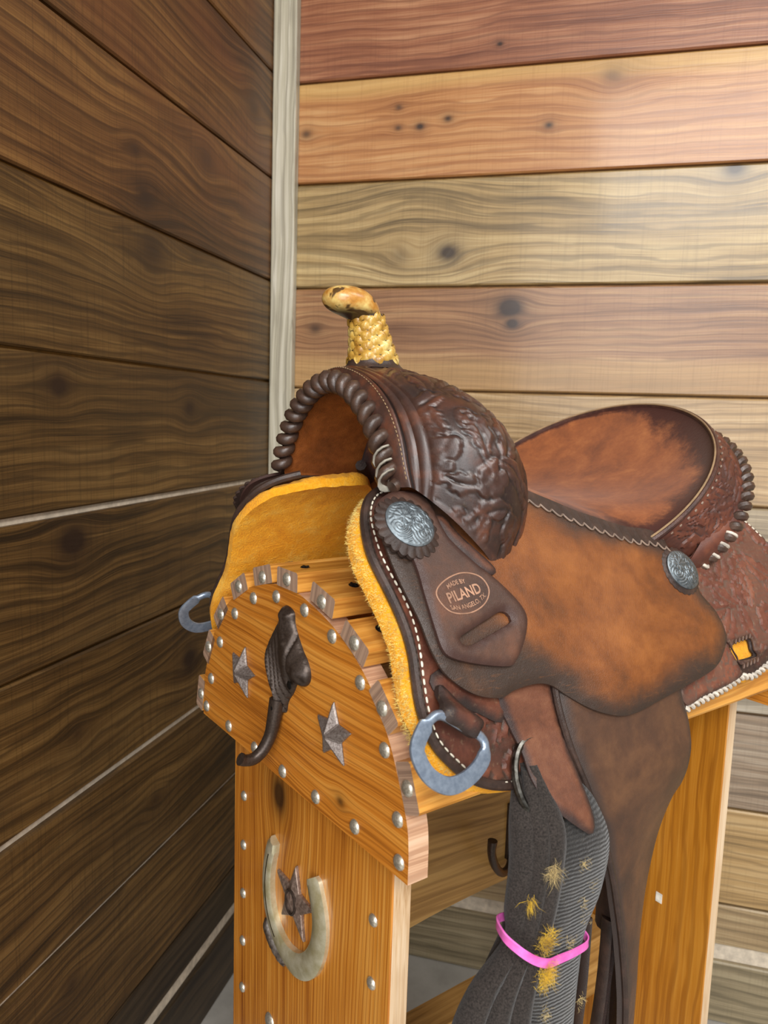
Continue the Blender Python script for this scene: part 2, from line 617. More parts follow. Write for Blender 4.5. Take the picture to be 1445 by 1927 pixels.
# posts
for (u0, u1, hw, mt) in ((TP + .0004, .040, .152, MAT_POST), (.5147, .5330, .154, MAT_POST2)):
    o = stand_obj('post', box_geo(u0, u1, -hw, hw, -OZ, .10), mt, bev=.0012)
    o.data.materials.append(MAT_BARE)
    for p in o.data.polygons:
        if p.normal.y < -.8:
            p.material_index = 1
# beam between the posts, lower edge cut to a shallow arch
bt = []
for k in range(21):
    t = k / 20
    bt.append((.0404 + t * .474, -.232 + .028 * math.sin(PI * t) ** .6))
V = [P3(u, sgn * .0095, w) for sgn in (1, -1) for u, w in bt] + [P3(u, sgn * .0095, .10) for sgn in (1, -1) for u, w in bt]
F = []
for k in range(20):
    F += [(k, k + 1, 42 + k + 1, 42 + k), (21 + k, 21 + k + 1, 63 + k + 1, 63 + k), (k, k + 1, 21 + k + 1, 21 + k), (42 + k, 42 + k + 1, 63 + k + 1, 63 + k)]
F += [(0, 21, 63, 42), (20, 41, 83, 62)]
stand_obj('beam', (V, F), MAT_BEAM)
stand_obj('lower_rail', box_geo(.0404, .5145, -.022, .022, -.43, -.345), MAT_BEAM, bev=.002)
# slats
SLATS = [(-.2045, .022, 78), (-.181, .084, 62), (-.149, .131, 49), (-.101, .1705, 29), (-.050, .192, 16), (.004, .1985, 0), (.065, .1925, -14), (.117, .168, -27), (.1585, .128, -44), (.1915, .076, -68)]
SC = (.0195, .0092)
sec = [(-SC[0] + .001, -SC[1]), (SC[0] - .001, -SC[1]), (SC[0], -SC[1] + .001), (SC[0], SC[1] - .002), (SC[0] - .002, SC[1]), (-SC[0] + .002, SC[1]), (-SC[0], SC[1] - .002), (-SC[0], -SC[1] + .001)]
Vs = [(u, -a, b) for u in (0, .553) for a, b in sec]
Fs = [tuple(range(8)), tuple(range(8, 16))] + [(i, (i + 1) % 8, 8 + (i + 1) % 8, 8 + i) for i in range(8)]
me_slat = mesh_from('slat', Vs, Fs, smooth=False)
me_slat.materials.append(MAT_SLAT)
me_slat.materials.append(MAT_END)
for p in me_slat.polygons:
    if abs(p.normal.x) > .8:
        p.material_index = 1


def dome_geo(r, h, seg=14, rings=4):
    V, F = [], []
    for i in range(rings):
        a = PI / 2 * i / rings
        for k in range(seg):
            b = 2 * PI * k / seg
            V.append((-h * math.sin(a), r * math.cos(a) * math.cos(b), r * math.cos(a) * math.sin(b)))
    V.append((-h, 0, 0))
    for i in range(rings - 1):
        for k in range(seg):
            F.append((i * seg + k, i * seg + (k + 1) % seg, (i + 1) * seg + (k + 1) % seg, (i + 1) * seg + k))
    for k in range(seg):
        F.append(((rings - 1) * seg + k, (rings - 1) * seg + (k + 1) % seg, rings * seg))
    F.append(tuple(range(seg)))
    return V, F


me_riv = mesh_from('rivet', *dome_geo(.0058, .0034))
me_riv.materials.append(MAT_RIVET)
me_scr = mesh_from('screw', *dome_geo(.0052, .0012, 12, 2))
me_scr.materials.append(MAT_SCREW)
V1, F1 = box_geo(-.0016, -.0008, -.0038, .0038, -.0009, .0009)
V2, F2 = box_geo(-.0016, -.0008, -.0009, .0009, -.0038, .0038)
me_cross = mesh_from('cross_slot', *join((V1, F1), (V2, F2)), smooth=False)
me_cross.materials.append(metal('dark_slot', (14, 13, 12), .6, None, 300., .1, m=.3))
slat_uoff = [0, .0, .0, -.001, .0, -.002, -.001, -.0015, -.001, -.0005]
for i, (v, w, a) in enumerate(SLATS):
    so = share('slat', me_slat, stand, (slat_uoff[i], -v, w + OZ), (-math.radians(a), 0, 0))
    share('rivet', me_riv, so, (0, 0, -.001 + (.001 if i % 2 else -.001)), scale=(1, 1.15, 1.15))
    if i >= 4:
        sc = share('screw', me_scr, so, (.032 - .012 * (i == 5) - .008 * (i >= 7), .002, SC[1] - .0002), (0, PI / 2, .3 * i))
        share('cross_slot', me_cross, sc, (0, 0, 0))
RIV = [(-.186, .012), (-.173, .049), (-.149, .098), (-.1115, .139), (-.068, .165), (-.0195, .177), (.034, .176), (.081, .164), (.125, .137), (.161, .094), (.1805, .046), (.184, .013),
       (-.002, .009), (.060, .0105), (.123, .0125), (-.125, .010), (-.062, .0095)]
for v, w in RIV:
    share('rivet', me_riv, stand, (0, -v, w + OZ), scale=(1, 1.12, 1.12))
for k in range(11):
    for s_ in (-1, 1):
        share('rivet', me_riv, stand, (TP + .0004, -.1265 * s_, -.077 - .0588 * k + OZ))
share('rivet', me_riv, stand, (TP + .0004, .058, -.306 + OZ), scale=(1.2, 1.6, 1.6))


# ---- flat castings: outline + height field
def cdt_plate(outline, step, holes=()):
    O = resample(outline, step, True)
    pts = [Vector((float(a), float(b))) for a, b in O]
    n0 = len(pts)
    edges = [(i, (i + 1) % n0) for i in range(n0)]
    loops = [O]
    for h in holes:
        H = resample(h, step, True)
        s0 = len(pts)
        pts += [Vector((float(a), float(b))) for a, b in H]
        edges += [(s0 + i, s0 + (i + 1) % len(H)) for i in range(len(H))]
        loops.append(H)
    mn, mx = O.min(0), O.max(0)
    xs = np.arange(mn[0] + step / 2, mx[0], step)
    ys = np.arange(mn[1] + step / 2, mx[1], step * .9)
    G = []
    for j, y in enumerate(ys):
        for x in xs:
            G.append((x + (step / 2 if j % 2 else 0), y))
    G = np.array(G)
    if len(G):
        ins = inside(G, O)
        for H in loops[1:]:
            ins &= ~inside(G, H)
        d = edge_dist(G, loops)
        G = G[ins & (d > step * .45)]
        pts += [Vector((float(a), float(b))) for a, b in G]
    r = delaunay_2d_cdt(pts, edges, [], 0, 1e-7)
    V = np.array([(p.x, p.y) for p in r[0]])
    F = [tuple(f) for f in r[2]]
    C = np.array([V[list(f)].mean(0) for f in F])
    ok = inside(C, O)
    for H in loops[1:]:
        ok &= ~inside(C, H)
    F = [f for f, k in zip(F, ok) if k]
    used = sorted({i for f in F for i in f})
    mp = {k: i for i, k in enumerate(used)}
    V = V[used]
    F = [tuple(mp[i] for i in f) for f in F]
    return V, F, edge_dist(V, loops)


def inside(Q, poly):
    x, y = Q[:, 0], Q[:, 1]
    r = np.zeros(len(Q), bool)
    n_ = len(poly)
    for i in range(n_):
        x1, y1 = poly[i]
        x2, y2 = poly[(i + 1) % n_]
        if y1 == y2:
            continue
        c = ((y1 > y) != (y2 > y)) & (x < (x2 - x1) * (y - y1) / (y2 - y1) + x1)
        r ^= c
    return r


def edge_dist(Q, loops):
    best = np.full(len(Q), 1e9)
    for L in loops:
        A = L
        Bp = np.roll(L, -1, 0)
        for a, b in zip(A, Bp):
            ab = b - a
            t = np.clip(((Q - a) @ ab) / (ab @ ab + 1e-12), 0, 1)
            best = np.minimum(best, np.linalg.norm(Q - a - t[:, None] * ab, axis=1))
    return best


def shell(V2, F, ed, top, bot, edge_tol=1e-6):
    """close a sheet: top(V2,ed)->3D, bot(V2)->3D"""
    T_ = top(V2, ed)
    B_ = bot(V2, ed)
    n_ = len(V2)
    cnt = {}
    for f in F:
        for i in range(len(f)):
            e = (f[i], f[(i + 1) % len(f)])
            k = tuple(sorted(e))
            cnt.setdefault(k, []).append(e)
    FF = list(F) + [tuple(n_ + i for i in reversed(f)) for f in F]
    for k, v in cnt.items():
        if len(v) == 1:
            a, b = v[0]
            FF.append((b, a, n_ + a, n_ + b))
    return np.vstack([T_, B_]), FF


def casting(name, outline, hf, mat, u0, step=.0022, n=5, parent=None, **kw):
    V2, F, ed = cdt_plate(crom(outline, n, True), step)
    h = hf(V2, ed)
    V, FF = shell(V2, F, ed, lambda q, e: np.stack([u0 - h, -q[:, 0], q[:, 1]], 1), lambda q, e: np.stack([np.full(len(q), u0 + .0005), -q[:, 0], q[:, 1]], 1))
    o = mobj(name, V, FF, mat, parent or stand, **kw)
    o.location = SL if parent is None else (0, 0, 0)
    return o


HEAD = [(.000, .173), (.010, .1725), (.0165, .169), (.018, .160), (.024, .150), (.034, .138), (.041, .132), (.047, .123), (.047, .114), (.040, .107), (.031, .1055), (.024, .104), (.018, .094), (.008, .082), (.004, .070),
        (-.009, .070), (-.013, .081), (-.022, .092), (-.030, .108), (-.031, .122), (-.024, .136), (-.014, .150), (-.007, .160), (-.006, .168)]


def head_h(q, e):
    x, y = q[:, 0], q[:, 1]
    h = .0105 * np.sqrt(np.clip(e / .013, 0, 1))
    mane = np.clip((-.55 * (x - .006) - .83 * (y - .15)) / .06 + .2, 0, 1) * (1 - np.clip((x + .001 - (.155 - y) * .22) / .006, 0, 1))
    h += mane * .0020 * np.sin((x * .97 + y * .22) * 2 * PI / .0072)
    # cheek, muzzle, nostril, eye, forelock
    for (cx_, cy_, r, a) in ((.018, .128, .012, .003), (.037, .116, .010, .004), (.041, .114, .0035, -.0028), (.030, .121, .004, -.0016), (.013, .141, .003, .0018), (.013, .147, .003, -.0012), (.003, .167, .005, .002), (.012, .166, .003, .0016)):
        h += a * np.exp(-((x - cx_) ** 2 + (y - cy_) ** 2) / r ** 2)
    ln = np.abs((x - .003) * .83 - (y - .105) * -.0 - (y - .14) * .1 - .016)
    h -= .0030 * np.exp(-(ln / .0016) ** 2) * (y < .152) * (y > .104)
    return np.clip(h, .0006, None)


hook = casting('horse_head_hook', HEAD, head_h, MAT_IRON, 0, .0013, 4, label='dark iron horse head hook')
tail = crom([(-.006, -.0035, .082), (-.009, -.0045, .062), (-.012, -.006, .046), (-.019, -.007, .033), (-.028, -.0075, .0265), (-.037, -.0075, .027), (-.042, -.0075, .0295)], 6)
rr = np.interp(np.linspace(0, 1, len(tail)), [0, .3, .85, 1], [.0078, .0062, .0055, .0062])
V, F = tube_geo(conv(tail), rr, 10)
mobj('hook_tail', V, F, MAT_IRON, hook)
for (v, w, u) in ((.0235, .1045, -.0095), (-.0035, .0745, -.0135)):
    sc = share('screw', me_scr, hook, (u + .0005, -v, w), scale=(1, .8, .8))


def star_geo(r, h, rot, ri=.45, side=.0035):
    V = []
    for k in range(10):
        a = rot + PI / 5 * k
        q = r if k % 2 == 0 else r * ri
        V.append((-side, -q * math.cos(a), q * math.sin(a)))
    for k in range(10):
        a = rot + PI / 5 * k
        q = r if k % 2 == 0 else r * ri
        V.append((.0005, -q * math.cos(a), q * math.sin(a)))
    V.append((-h, 0, 0))
    F = [(k, (k + 1) % 10, 20) for k in range(10)] + [(k, (k + 1) % 10, 10 + (k + 1) % 10, 10 + k) for k in range(10)] + [tuple(range(10, 20))]
    return V, F


for (v, w, rot, nm) in ((-.090, .0825, math.radians(79), 'star'), (.0885, .0805, math.radians(92), 'star')):
    V, F = star_geo(.0285, .0125, rot, .46, .002)
    me = mesh_from(nm, V, F, smooth=False)
    bevel_mesh(me, .0009)
    me.materials.append(MAT_STAR)
    o = bpy.data.objects.new('star_ornament', me)
    link(o, stand)
    o.location = (0, -v, w + OZ)

# horseshoe with star on the post
SHOE = crom([(-.047, -.0895), (-.0565, -.112), (-.061, -.140), (-.056, -.168), (-.040, -.189), (-.016, -.199), (.009, -.195), (.031, -.178), (.0445, -.152), (.0470, -.124), (.0375, -.098), (.0315, -.088)], 6)
T2 = np.gradient(SHOE, axis=0)
T2 /= np.linalg.norm(T2, axis=1)[:, None]
N2 = np.stack([-T2[:, 1], T2[:, 0]], 1)
V, F = [], []
prof = [(-1, 0), (-1, .72), (-.8, .95), (-.1, 1.0), (.55, .82), (1, .5), (1, 0)]
fr = np.linspace(0, 1, len(SHOE))
for i, (p, nn) in enumerate(zip(SHOE, N2)):
    hwid = np.interp(fr[i], [0, .04, .3, .5, .7, .96, 1], [.0060, .0095, .0112, .0140, .0112, .0095, .0060])
    for a, b in prof:
        q = p - nn * a * hwid
        V.append((TP + .0004 - b * .0085, -q[0], q[1]))
k_ = len(prof)
for i in range(len(SHOE) - 1):
    for j in range(k_):
        F.append((i * k_ + j, i * k_ + (j + 1) % k_, (i + 1) * k_ + (j + 1) % k_, (i + 1) * k_ + j))
F += [tuple(range(k_)), tuple(range(len(V) - k_, len(V)))]
shoe = mobj('horseshoe', V, F, MAT_SHOE, stand, label='pale brassy horseshoe nailed to the post')
shoe.location = SL
gr = SHOE[6:22]
mobj('crease', *tube_geo([(TP - .0078, -(p[0] - q[0] * -.003), p[1] + q[1] * .003) for p, q in zip(SHOE[4:26], N2[4:26])], .0008, 6), metal('crease_dark', (70, 60, 44), .5, None, 100, .2), shoe)
clip = casting('toe_clip', [(-.062, -.185), (-.050, -.196), (-.036, -.206), (-.022, -.2115), (-.024, -.217), (-.045, -.2125), (-.060, -.203), (-.066, -.192)], lambda q, e: .004 + .004 * np.clip(e / .004, 0, 1), metal('toe_clip_metal', (190, 184, 178), .4, (130, 122, 116), 200, .4), TP, .003, 3, parent=shoe)
V, F = star_geo(.039, .0085, math.radians(86), .43, .0035)
me = mesh_from('shoe_star', V, F, smooth=False)
bevel_mesh(me, .0007)
me.materials.append(metal('shoe_star_metal', (168, 146, 132), .5, (120, 100, 88), 300, .5, m=.7))
so = bpy.data.objects.new('star', me)
link(so, shoe)
so.location = (TP + .0004, .006, -.134)
ring = [(-.0068, .009 * math.cos(a), .0125 * math.sin(a)) for a in np.linspace(0, 2 * PI, 24, endpoint=False)]
mobj('star_ring', *tube_geo(ring, .0016, 6, True), MAT_IRON, shoe).location = (TP + .0004, .006, -.134)

# hooks screwed to the beam
bp = crom([(.3075, .0130, -.125), (.3070, .014, -.1653), (.2988, .018, -.1824), (.2802, .024, -.1795), (.2619, .030, -.1606), (.2525, .033, -.1402), (.2522, .034, -.1254)], 5)
rr = np.interp(np.linspace(0, 1, len(bp)), [0, .2, .85, 1], [.006, .005, .005, .0058])
hk = mobj('beam_hook', *tube_geo(conv(bp), rr, 10), MAT_IRON, stand, label='dark iron coat hook on the beam')
hk.location = SL
mobj('hook_plate', *box_geo(.299, .317, -.0135, -.0095, -.175, -.105), MAT_IRON, hk, smooth=False)

chipo = stand_obj('paint_chip', box_geo(.5139, .5146, -.088, -.079, -.271, -.258), plain('white_chip', (226, 218, 204), .7))

# ------------------------------------------------------------------ saddle: body surface the leathers lie on
PROF = np.array([(.0, .300), (.030, .298), (.075, .284), (.117, .245), (.157, .190), (.190, .130), (.214, .060), (.222, 0), (.226, -.1), (.226, -.30), (.226, -.70)])
DP = crom(PROF, 24)
TPn = np.gradient(DP, axis=0)
TPn /= np.linalg.norm(TPn, axis=1)[:, None]
NPn = np.stack([-TPn[:, 1], TPn[:, 0]], 1)
SLn = np.concatenate([[0], np.cumsum(np.linalg.norm(np.diff(DP, axis=0), axis=1))])


def sstep(x, a, b):
    t = np.clip((np.asarray(x, float) - a) / (b - a), 0, 1)
    return t * t * (3 - 2 * t)


def surf(u, s, o, side=1):
    u = np.asarray(u, float)
    s = np.asarray(s, float)
    v = np.interp(s, SLn, DP[:, 0]) + o * np.interp(s, SLn, NPn[:, 0]) + .012 * sstep(u, .08, .32)
    w = np.interp(s, SLn, DP[:, 1]) + o * np.interp(s, SLn, NPn[:, 1])
    return np.stack([u + 0 * v, -v * side, w], -1)


saddle = empty('saddle', (OX, OY, OZ), RZ, label='worn brown leather western saddle with tooled swell and suede seat', cat='saddle')

# ---- leathers
L_SKIRT = leather('skirt_leather', (92, 50, 36), (56, 32, 26), (128, 74, 50), .5, 26, 900, .25, cav=(66, 46, 36), edge=(48, 36, 32), edge_w=.012, dust=.25)
L_SKIRT_R = leather('rear_tooled_leather', (112, 64, 48), (82, 48, 38), (142, 90, 66), .5, 26, 900, .25, cav=(100, 76, 64), edge=(70, 48, 40), edge_w=.008, dust=.35)
L_JOCKEY = leather('jockey_leather', (122, 69, 30), (74, 45, 27), (158, 96, 44), .44, 13, 700, .4, edge=(58, 44, 36), edge_w=.026, wrinkle=.7)
L_BILLET = leather('billet_leather', (80, 57, 47), (62, 45, 39), (108, 70, 52), .42, 22, 900, .3, edge=(66, 44, 38), edge_w=.010, wrinkle=.3)
L_STRAP = leather('strap_leather', (108, 65, 45), (74, 45, 34), (140, 94, 66), .5, 22, 800, .35, edge=(56, 40, 36), edge_w=.008, wrinkle=.5)
L_FENDER = leather('fender_leather', (86, 59, 43), (58, 43, 37), (116, 80, 53), .42, 14, 800, .3, edge=(56, 46, 42), edge_w=.016)
L_SWELL = leather('swell_leather', (66, 43, 35), (44, 31, 27), (108, 60, 38), .30, 26, 1100, .15, cav=(34, 24, 21), coat=.2, dust=.08)
L_DARK = leather('dark_leather', (58, 44, 38), (42, 32, 28), (80, 58, 48), .36, 60, 900, .25)
L_ROPE = leather('rope_leather', (70, 52, 42), (50, 36, 32), (94, 66, 52), .3, 70, 900, .2, coat=.15)
L_CANTLE = leather('cantle_leather', (90, 50, 38), (62, 41, 36), (124, 70, 46), .42, 24, 900, .25, cav=(74, 50, 44))
L_GULLET = leather('gullet_leather', (122, 66, 28), (70, 38, 18), (160, 92, 40), .4, 24, 500, .4)
L_SEATSIDE = L_DARK
MAT_SILVER = metal('engraved_silver', (150, 160, 166), .46, (118, 128, 134), 300., .15)
MAT_STEEL = metal('brushed_steel', (168, 182, 200), .34, (144, 158, 178), 220., .12, m=.72)
MAT_THREAD = plain('white_thread', (222, 212, 192), .8, var=.12)
MAT_THREAD_T = plain('tan_thread', (150, 124, 92), .8, var=.12)
MAT_TRIMEDGE = plain('trim_edge', (132, 112, 98), .5, var=.2)
MAT_LACE = plain('pale_lace', (188, 178, 164), .5, var=.2)
g = NT('suede')
co = g.obj()
n1 = g.noise(co, 22., 6, .65, .3)
n2 = g.noise(co, 240., 4, .7)
val = g.math('ADD', g.math('MULTIPLY', n1, .8), g.math('MULTIPLY', n2, .2))
col = g.ramp(val, [(.3, (110, 58, 27)), (.52, (146, 81, 38)), (.75, (178, 110, 57))])
ea = g.math('ADD', g.attr('edge'), g.math('MULTIPLY', g.math('SUBTRACT', n1, .5), .055))
ea = g.math('ADD', ea, g.math('MULTIPLY', g.math('SUBTRACT', n2, .5), .02))
dk = g.math('SUBTRACT', 1.0, g.smooth(ea, .012, .042))
col = g.mix(dk, col, lin((66, 30, 22)))
g.bump(n2, .35, .001)
g.put(g.b.inputs['Roughness'], g.math('SUBTRACT', .85, g.math('MULTIPLY', dk, .45)))
MAT_SUEDE = g.fin(col, g.b.inputs['Roughness'].default_value, sheen=.15)
g.l(g.math('SUBTRACT', .85, g.math('MULTIPLY', dk, .42)), g.b.inputs['Roughness'])
g = NT('fleece')
co = g.obj()
n1 = g.noise(co, 30., 5, .65, .5)
n2 = g.noise(co, 420., 4, .75)
col = g.ramp(g.math('ADD', g.math('MULTIPLY', n1, .6), g.math('MULTIPLY', n2, .4)), [(.3, (232, 142, 18)), (.5, (255, 178, 40)), (.72, (255, 206, 92))])
g.bump(g.math('ADD', n2, n1), .8, .003)
MAT_FLEECE = g.fin(col, .9, spec=.1, sheen=.08)
MAT_FUZZ = plain('fleece_fuzz', (244, 200, 112), .9, spec=.1, var=.18, sheen=.4)


# ---- carved flowers, leaves and scrolls as a height field
def tooling(q, seed, dens, scale=1.0, mask=None):
    rnd = np.random.RandomState(seed)
    mn, mx = q.min(0), q.max(0)
    H = np.zeros(len(q)) - .08
    cell = .030 * scale
    nx = int((mx[0] - mn[0]) / cell) + 2
    ny = int((mx[1] - mn[1]) / cell) + 2
    items = []
    for i in range(nx):
        for j in range(ny):
            c = mn + (np.array([i, j]) + .5 + rnd.uniform(-.33, .33, 2)) * cell
            items.append((c, rnd.uniform(0, 2 * PI), rnd.uniform(.8, 1.2) * scale, 'flower' if (i * 2 + j * 3) % 5 == 0 else 'leaf'))
    for k in range(int(nx * ny * dens)):
        c = mn + rnd.uniform(0, 1, 2) * (mx - mn)
        items.append((c, rnd.uniform(0, 2 * PI), rnd.uniform(.55, .95) * scale, rnd.choice(['leaf', 'leaf', 'scroll'])))
    for c, a, sc, kind in items:
        d = q - c
        sel = np.where((np.abs(d[:, 0]) < .03 * sc) & (np.abs(d[:, 1]) < .03 * sc))[0]
        if not len(sel):
            continue
        x = (d[sel, 0] * math.cos(a) + d[sel, 1] * math.sin(a)) / sc
        y = (-d[sel, 0] * math.sin(a) + d[sel, 1] * math.cos(a)) / sc
        if kind == 'flower':
            r = np.hypot(x, y)
            t = np.arctan2(y, x)
            R = .0155 * (.80 + .20 * np.abs(np.cos(2.5 * t)))
            h = np.where(r < R, .42 + .40 * np.clip((r - .003) / (R - .003), 0, 1), -1)
            h -= .9 * np.exp(-(np.abs(np.sin(2.5 * t + PI / 2)) * r / .0012) ** 2) * (r > .004) * (r < R)
            h = np.where(r < .0045, .9 - (r / .0045) ** 4 * .7 + .25 * np.cos(8 * t) * (r / .0045), h)
            edge = (r - R) / .0016
            h = np.where(r >= R, np.where(edge < 1, -.55 + .0 * edge, -2), h)
        elif kind == 'leaf':
            yy = y - 12. * x * x * (1 if sc > .8 * scale else -1)
            L_ = .021
            t = np.clip((x + L_) / (2 * L_), 0, 1)
            wd = .0082 * np.sin(PI * t ** .75) * (1 + .18 * np.sin(t * 22)) + 1e-5
            k = np.abs(yy) / wd
            ok = (np.abs(x) < L_) & (k < 1)
            h = np.where(ok, .38 + .40 * k ** 1.3, -2)
            h = np.where(ok, h - 1.1 * np.exp(-(yy / .0009) ** 2) - .35 * np.exp(-((((x + np.abs(yy) * 1.2) * 1.0) % .006 - .003) / .0007) ** 2) * (k > .2), h)
            h = np.where((np.abs(x) < L_ + .001) & ~ok & (np.abs(yy) < wd + .0014), -.55, h)
        else:
            r = np.hypot(x, y)
            t = np.arctan2(y, x)
            rs = .003 + .0018 * (t + PI)
            k = np.abs(r - rs) / .0019
            h = np.where(k < 1, .75 * (1 - k ** 2) + .1, np.where(k < 1.7, -.55, -2))
        cur = H[sel]
        H[sel] = np.where(h > -1, np.where(h > cur, np.maximum(h, -.55), np.where(h < -.3, np.minimum(cur, -.5), cur)), cur)
    rnd2 = np.sin(q[:, 0] * 2100) * np.sin(q[:, 1] * 2300)
    H = np.where((H < 0) & (H > -.2), H + .12 * rnd2, H)
    if mask is not None:
        mk = mask(q)
        H = H * mk + .35 * (1 - mk)
    return np.clip((H + .55) / 1.5, 0, 1.1)


def leather_piece(name, outline, off, thick, mat, parent, side=1, holes=(), step=.006, relief=None, rdepth=.0016, bulge=None, smoothn=4, rnd=None, botf=None, stain=None, **kw):
    O = crom(outline, smoothn, True)
    HH = [crom(h, smoothn, True) for h in holes]
    V2, F, ed = cdt_plate(O, step, HH)
    rl = relief(V2) if relief is not None else np.full(len(V2), .7)
    bl = bulge(V2) if bulge is not None else 0.0
    er = min(thick * .6, .0025) if rnd is None else rnd

    def top(q, e):
        o_ = off + thick + bl - er * (1 - np.sqrt(np.clip(1 - (1 - np.clip(e / (er * 2 + 1e-6), 0, 1)) ** 2, 0, 1)))
        o_ = o_ + (rl - .7) * rdepth * np.clip(e / .006, 0, 1)
        return surf(q[:, 0], q[:, 1], o_, side)

    def bot(q, e):
        return surf(q[:, 0], q[:, 1], off + bl + (botf(q) if botf is not None else 0), side)
    V, FF = shell(V2, F, ed, top, bot)
    if stain is not None:
        ed = ed * stain(V2)
    o = mobj(name, V, FF, mat, parent, attrs={'edge': np.tile(np.clip(ed, 0, .2), 2), 'relief': np.tile(rl, 2)}, **kw)
    return o


def stitches(name, path3, mat, parent, ln=.0045, gap=.0022, r=.0009, **kw):
    P = resample(path3, .0008)
    L = np.concatenate([[0], np.cumsum(np.linalg.norm(np.diff(P, axis=0), axis=1))])
    gs = []
    t = 0.0
    while t + ln < L[-1]:
        q = np.array([[np.interp(t + ln * f, L, P[:, k]) for k in range(3)] for f in (0, .25, .5, .75, 1)])
        gs.append(tube_geo(q, [r * .6, r, r, r, r * .6], 5))
        t += ln + gap
    V, F = join(*gs)
    return mobj(name, V, F, mat, parent, kind='stuff', **kw)


SKIRT_FRONT = [(.0524, .074), (.0327, .0852), (.0194, .099), (.0104, .1169), (.0054, .1385), (.0060, .1563), (.0095, .1766), (.0124, .1961), (.0134, .2121), (.0126, .2288), (.0102, .242), (.0078, .260), (.0083, .2732), (.0119, .2882), (.0176, .2998), (.0283, .3126), (.0369, .3211), (.0497, .3295), (.067, .3366), (.0855, .3406), (.1085, .3427)]
SKIRT_REST = [(.18, .3375), (.25, .329), (.3151, .3209), (.3311, .3195), (.3695, .3164), (.3949, .313), (.4143, .3097), (.4312, .3126), (.4479, .3099), (.4734, .3042), (.51, .292), (.55, .268), (.578, .235), (.583, .205), (.5632, .1742), (.5501, .1569), (.535, .142), (.515, .145), (.48, .150), (.42, .158), (.34, .158), (.26, .150), (.19, .135), (.13, .110), (.09, .080)]
SKIRT = SKIRT_FRONT + SKIRT_REST
SLOT = [(.4087, .2775), (.4415, .2754), (.4434, .287), (.4459, .293), (.4143, .2927), (.4114, .2889)]
SKIRT_STITCH = [(.0538, .0793), (.0384, .0865), (.0273, .0973), (.0194, .1136), (.0152, .1407), (.017, .1601), (.0210, .1789), (.0232, .1954), (.0230, .2127), (.0204, .2305), (.0170, .2488), (.0152, .268), (.0174, .2869), (.0232, .2985), (.0327, .3096), (.0413, .3188), (.0517, .3281), (.0765, .3362), (.1069, .3392)]
JOCKEY = [(.0218, .1088), (.0172, .1222), (.015, .1385), (.0148, .1585), (.0171, .1824), (.0217, .2058), (.0237, .2227), (.0264, .2339), (.031, .2453), (.0411, .2561), (.0527, .2647), (.0655, .2703), (.0818, .2733), (.0923, .2705), (.1085, .2692), (.1242, .2697), (.1366, .2737), (.1478, .2826), (.1668, .2959), (.1836, .3037), (.202, .3086), (.2222, .3087), (.2472, .3052), (.2935, .298), (.3464, .2901), (.3697, .2783), (.3821, .2665), (.3828, .2506), (.3762, .2333), (.3690, .2214), (.3720, .2), (.3680, .1849), (.3560, .1743), (.3471, .168), (.3296, .1609), (.2956, .154), (.2627, .1418), (.2412, .1329), (.2179, .1203), (.1996, .1092), (.16, .100), (.12, .097), (.07, .096), (.04, .097)]
BILLET = [(.0166, .1112), (.0254, .1031), (.0414, .0967), (.0583, .0965), (.0706, .1016), (.0739, .1125), (.0741, .1301), (.0772, .1452), (.0933, .1674), (.1038, .1778), (.1187, .1965), (.1264, .2119), (.1244, .2229), (.1135, .2375), (.0997, .2495), (.09, .2521), (.0585, .245), (.0365, .2369), (.0307, .2295), (.0298, .2185), (.0298, .2046), (.0304, .1863), (.0321, .1661), (.0303, .1509), (.0225, .1487), (.0149, .1389), (.0129, .1243)]
SLOT2 = [(.0493, .2253), (.0554, .2221), (.0944, .211), (.101, .2096), (.1073, .2125), (.1082, .2171), (.1035, .2209), (.0627, .2307), (.0553, .231), (.0505, .2288)]
STRAP = [(0.0859, 0.2401), (0.0825, 0.2735), (0.089, 0.2948), (0.095, 0.3157), (0.0926, 0.3337), (0.095, 0.348), (0.1041, 0.3597), (0.1205, 0.3727), (0.133, 0.3803), (0.1381, 0.3766), (0.1391, 0.3684), (0.1394, 0.3503), (0.1413, 0.3289), (0.144, 0.3054), (0.1429, 0.2799), (0.1442, 0.2476)]
PATCH = [(.309, .3185), (.3368, .3150), (.37, .3133), (.4100, .3080), (.4075, .2951), (.4017, .282), (.3948, .2715), (.3709, .2799), (.3387, .2891), (.3048, .3008)]

